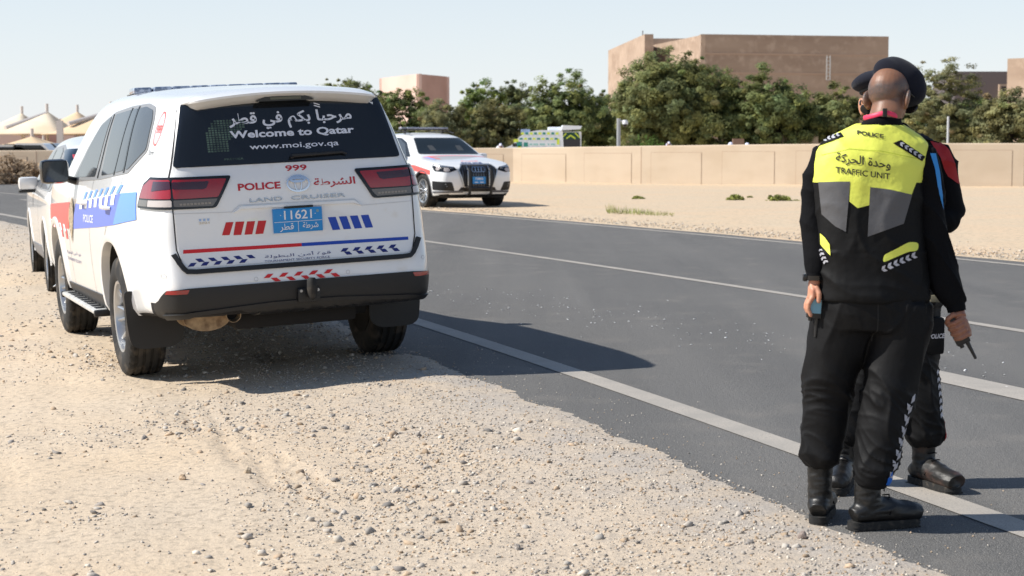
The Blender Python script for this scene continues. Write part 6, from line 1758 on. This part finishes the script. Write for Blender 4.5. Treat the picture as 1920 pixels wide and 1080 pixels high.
lh.tube([w0, w0 + Vector((-.004, 0, -.02)), Vector((-.256, -.03, .915)), Vector((-.260, -.03, .882))], [(.021, .019), (.022, .018), (.017, .032), (.015, .036)], 14, ref=(1, 0, 0))
for i in range(4):
    y = -.058 + i*.019; L_ = (.9, 1.0, .97, .8)[i]
    finger(lh, [Vector((-.262, y, .885)), Vector((-.274, y, .862-.002*i)), Vector((-.276, y+.002, .842)), Vector((-.266, y+.002, .842 - .026*L_))], .0100, .0080)
finger(lh, [Vector((-.246, -.045, .925)), Vector((-.236, -.062, .900)), Vector((-.238, -.064, .872))], .0118, .0090)
fuse('hand', lh, m_skin2, o1, .0028, 3)
wt = MB(); wt.lathe([(.033, -.009), (.036, -.009), (.036, .009), (.033, .009)], 'z', 24, c=(-.2465, -.025, .958), closed=True); wt.box((-.292, -.040, .945), (-.278, -.012, .972), 0, .003); wt.build('watch', m_blackg, o1, smooth=40)
# radios
def radio(name, M4, label, screen=None):
    r_ = empty('radio', (0, 0, 0), None, label, 'radio', 'radios held by the vest officer'); r_.matrix_world = M4
    b_ = MB(); b_.box((-.027, -.017, -.055), (.027, .017, .055), 0, .006); b_.build('radio_body', m_radio, r_, smooth=40)
    a = MB(); a.tube([(.013, 0, -.054), (.013, 0, -.075), (.013, 0, -.125)], [.009, .0075, .0055], 10); a.build('antenna', m_radio, r_, smooth=40)
    k = MB(); k.lathe([(0, -.066), (.008, -.066), (.009, -.054), (0, -.054)], 'z', 12, c=(-.012, 0, 0)); k.build('knob', m_radio, r_, smooth=40)
    if screen:
        s = MB(); s.box((-.022, -.0185, -.035), (.022, -.0165, .020), 0, 0); s.build('screen', screen, r_)
    return r_
zax = -ax_; yax = -fr_; xax = yax.cross(zax).normalized(); yax = zax.cross(xax)
rr_ = Matrix((xax, yax, zax)).transposed().to_4x4(); rr_.translation = Matrix.Translation(Vector((1.389, 6.50, 0)) + gc + ax_*.040).translation
radio('radio', rr_, 'black two-way radio held upside down in the right fist of the vest officer')
rl = Matrix.Rotation(radians(4), 4, 'Y'); rl.translation = Vector((1.389, 6.50, 0)) + Vector((-.2475, -.033, .860)); 
radio('radio', rl, 'black radio with light blue screen hanging from the left hand of the vest officer', mat('radio_screen', lin((.42, .62, .70)), .3))

# ---------------- second officer, facing the first, partly hidden
o2 = empty('person', (1.75, 7.30, 0), None, 'officer in red-shouldered dark uniform facing the camera, mostly hidden behind the vest officer', 'person')
h2 = MB(); f2 = Vector((-.30, -.92, -.22)).normalized(); r2_ = Vector((f2.y, -f2.x, 0)).normalized(); u2 = r2_.cross(f2).normalized(); H2M = Matrix((r2_, f2, u2)).transposed(); c2 = Vector((-.208, -.06, 1.640))
def H2(a, b_, c_): return c2 + H2M @ Vector((a, b_, c_))
ell(h2, [(1.38, -.125, 0, .12, .07), (1.45, -.14, -.005, .10, .07), (1.50, -.158, -.015, .064, .060), (1.56, -.180, -.030, .058, .060), (1.61, -.20, -.045, .055, .06)])
h2.ball(H2(0, 0, .02), (.074, .094, .088), 28, mx=H2M.to_4x4()); h2.ball(H2(0, .028, -.045), (.060, .060, .068), 24, mx=H2M.to_4x4()); h2.ball(H2(0, .052, -.085), (.033, .030, .025), 16, mx=H2M.to_4x4())
h2.tube([H2(0, .085, .005), H2(0, .110, -.030), H2(0, .090, -.040)], [.009, .014, .012], 10); h2.tube([H2(-.020, .080, -.062), H2(0, .086, -.060), H2(.020, .080, -.062)], [.006, .008, .006], 8)
for s in (1, -1): e2 = (H2M @ Matrix.Rotation(s*radians(28), 3, 'Z')).to_4x4(); h2.ball(H2(s*.082, -.006, -.022), (.010, .024, .036), 16, mx=e2); h2.ball(H2(s*.078, .0, -.050), (.009, .012, .013), 10, mx=e2)
m_head2 = headmat('head_skin_two', lin((.80, .58, .46)), lin((.08, .07, .07)), 0, 0)
ho2 = fuse('body', h2, m_head2, o2, .0035, 2)
at_ = ho2.data.attributes.new('hair', 'FLOAT', 'POINT'); vals = []
H2i = H2M.inverted()
for v_ in ho2.data.vertices:
    q = H2i @ (v_.co - c2); vals.append(max(0, min(1, (q.z - .0)/.02))*max(0, min(1, (.025 - q.y)/.02))*max(0, min(1, (q.z+.03 - q.y*.2)/.02)))
at_.data.foreach_set('value', vals)
b2m = Matrix.Rotation(radians(-9), 4, 'Y') @ Matrix.Rotation(radians(-8), 4, 'X')
q = MB(); q.ball((-.215, -.055, 1.725), (.118, .125, .046), 34, mx=b2m); q.ball((-.205, -.055, 1.712), (.090, .104, .040), 30, mx=b2m)
be2 = fuse('beret', q, m_ber, o2, .005, 7, lambda x, y, z: .003*noise.noise(Vector((x*16, y*16, z*16))))
q = MB(); rim = [Vector((-.208, -.058, 1.690)) + (b2m.to_3x3() @ Vector((.083*cos(2*pi*k/36), .102*sin(2*pi*k/36), 0))) for k in range(36)]; q.tube(rim + [rim[0]], .007, 8, cap=False); q.build('band', mat('beret_band', (.006, .006, .007), .6), be2, smooth=60)
q = MB()
for s in (1, -1): q.tube([H2(s*.080, -.012, .004), H2(s*.081, .04, .004), H2(s*.074, .090, .002)], [(.0042, .0028)]*3, 8)
q.tube([H2(-.012, .112, .002), H2(.012, .112, .002)], .003, 6); sg2 = q.build('sunglasses', m_blackg, o2, smooth=50)
for s in (1, -1):
    l = MB(); l.ball(H2(s*.040, .103, -.012), (.034, .008, .025), 20, mx=H2M.to_4x4()); l.build('lens', m_blackg, sg2, smooth=60)
jk2 = MB()
ell(jk2, [(.88, -.10, 0, .170, .115), (1.0, -.105, 0, .170, .115), (1.2, -.115, 0, .178, .12), (1.33, -.12, 0, .190, .118), (1.41, -.115, 0, .198, .105), (1.46, -.12, 0, .175, .09), (1.495, -.135, -.005, .120, .078), (1.525, -.15, -.015, .080, .070), (1.55, -.160, -.02, .066, .064)])
jk2.tube([(.0, 0, 1.42), (.052, 0, 1.415), (.078, 0, 1.35), (.095, 0, 1.26), (.110, .005, 1.18), (.100, -.01, 1.145), (.03, -.06, 1.13), (-.06, -.11, 1.14)], [.055, .062, .058, .056, .056, .054, .046, .036], 20)
jk2.tube([(-.24, 0, 1.42), (-.292, 0, 1.40), (-.31, 0, 1.30), (-.31, 0, 1.18), (-.27, -.05, 1.10), (-.20, -.11, 1.12)], [.055, .060, .056, .053, .050, .036], 20)
jo2 = fuse('jacket', jk2, m_jk, o2, .006, 5, wr(9, .009, .004)); j2b = bvh_of(jo2.data)
m_rsh = mat('jacket_red', lin((.62, .06, .09)), .7, b=(24, .3, .01))
patch('red_shoulder', j2b, polys([(.0, 1.470), (.05, 1.475), (.088, 1.43), (.108, 1.38), (.128, 1.318), (.138, 1.290), (.118, 1.298), (.080, 1.325), (.060, 1.36), (.040, 1.40)]), PB, .003, m_rsh, jo2, .015)
patch('red_shoulder', j2b, polys([(-.23, 1.465), (-.27, 1.46), (-.315, 1.42), (-.35, 1.33), (-.33, 1.315), (-.29, 1.34), (-.265, 1.40)]), PB, .003, m_rsh, jo2, .015)
patch('epaulette', j2b, polys([(-.06, 1.500), (.0, 1.500), (.055, 1.474), (.045, 1.462), (-.01, 1.474), (-.06, 1.485)]), PB, .006, m_vb, jo2, .015, .004)
h3 = MB(); w3 = Vector((-.075, -.118, 1.142)); h3.tube([w3, w3+Vector((-.05, -.025, .005)), w3+Vector((-.085, -.035, .0))], [(.026, .022), (.032, .018), (.034, .015)], 14)
for i in range(4): zz = .024 - i*.017; finger(h3, [w3+Vector((-.08, -.035, zz)), w3+Vector((-.115, -.04, zz)), w3+Vector((-.130, -.025, zz-.004)), w3+Vector((-.125, -.01, zz-.006))], .009, .0078)
finger(h3, [w3+Vector((-.02, -.03, .022)), w3+Vector((-.05, -.045, .045)), w3+Vector((-.08, -.05, .052))], .011, .009)
fuse('hand', h3, m_skin2, o2, .003, 3)
h3 = MB(); w3 = Vector((-.192, -.122, 1.122)); h3.tube([w3, w3+Vector((.02, -.04, .005)), w3+Vector((.03, -.07, .0))], [(.026, .022), (.030, .020), (.032, .017)], 14)
for i in range(4): xx = -.025 + i*.018; finger(h3, [w3+Vector((xx+.03, -.075, 0)), w3+Vector((xx+.035, -.105, -.004)), w3+Vector((xx+.04, -.118, -.020)), w3+Vector((xx+.04, -.105, -.032))], .009, .0078)
finger(h3, [w3+Vector((.045, -.03, .01)), w3+Vector((.062, -.06, .02)), w3+Vector((.060, -.09, .02))], .011, .009)
fuse('hand', h3, m_skin2, o2, .003, 3)
t2 = MB()
ell(t2, [(.95, -.10, 0, .165, .112), (.86, -.10, 0, .178, .125), (.78, -.10, 0, .180, .122)])
t2.tube([(-.03, 0, .84), (-.030, 0, .74), (-.030, 0, .62), (-.02, -.01, .50), (-.004, -.02, .38), (.006, -.02, .28), (.012, -.02, .215), (.014, -.02, .175)], [(.098, .105), (.098, .105), (.092, .10), (.090, .095), (.088, .09), (.085, .088), (.082, .086), (.058, .062)], 24, ref=(1, 0, 0))
t2.tube([(-.17, 0, .84), (-.19, 0, .74), (-.22, 0, .60), (-.25, .0, .48), (-.28, 0, .34), (-.30, 0, .22), (-.30, 0, .18)], [(.098, .105), (.098, .105), (.092, .10), (.088, .09), (.086, .088), (.082, .084), (.058, .06)], 24, ref=(1, 0, 0))
to2 = fuse('trousers', t2, m_tr, o2, .0065, 12, tdisp); t2b = bvh_of(to2.data)
pk = MB(); pk.box((-.02, -.105, .575), (.072, .06, .735), 0, .02); pko = pk.build('cargo_pocket', m_tr, o2, smooth=50)
mk('lettering', [(a, -.107, b_) for a, b_ in textbox('POLICE', (.000, .644), (.066, .648), (.003, .664), .03)[0]], textbox('POLICE', (0, 0), (1, 0), (0, 1), .03)[1], m_refl, pko)
patch('reflective_checks', t2b, polys(*checks((.060, .51), (.078, .30), 7, -.016)), PB, .003, m_refl, to2, .02)
patch('red_piping', t2b, polys([(.086, .33), (.091, .33), (.097, .20), (.090, .20)]), PB, .003, m_rsh, to2, .02)
q = MB(); q.box((.0, -.125, .80), (.055, -.11, .83), 0, .004); q.build('belt_pouch', mat('belt_tan', lin((.42, .40, .33)), .7), o2, smooth=40)
boot(o2, -.006, .035, 0, radians(-64), seed=7, h=.23, L=.26, m=mat('boot_leather_dusty', (.011, .010, .009), .5, n=(14, (.055, .030, .023), .50, .64), b=[(60, .4, .004)]))
boot(o2, -.31, .03, 0, radians(-110), seed=8, h=.23)
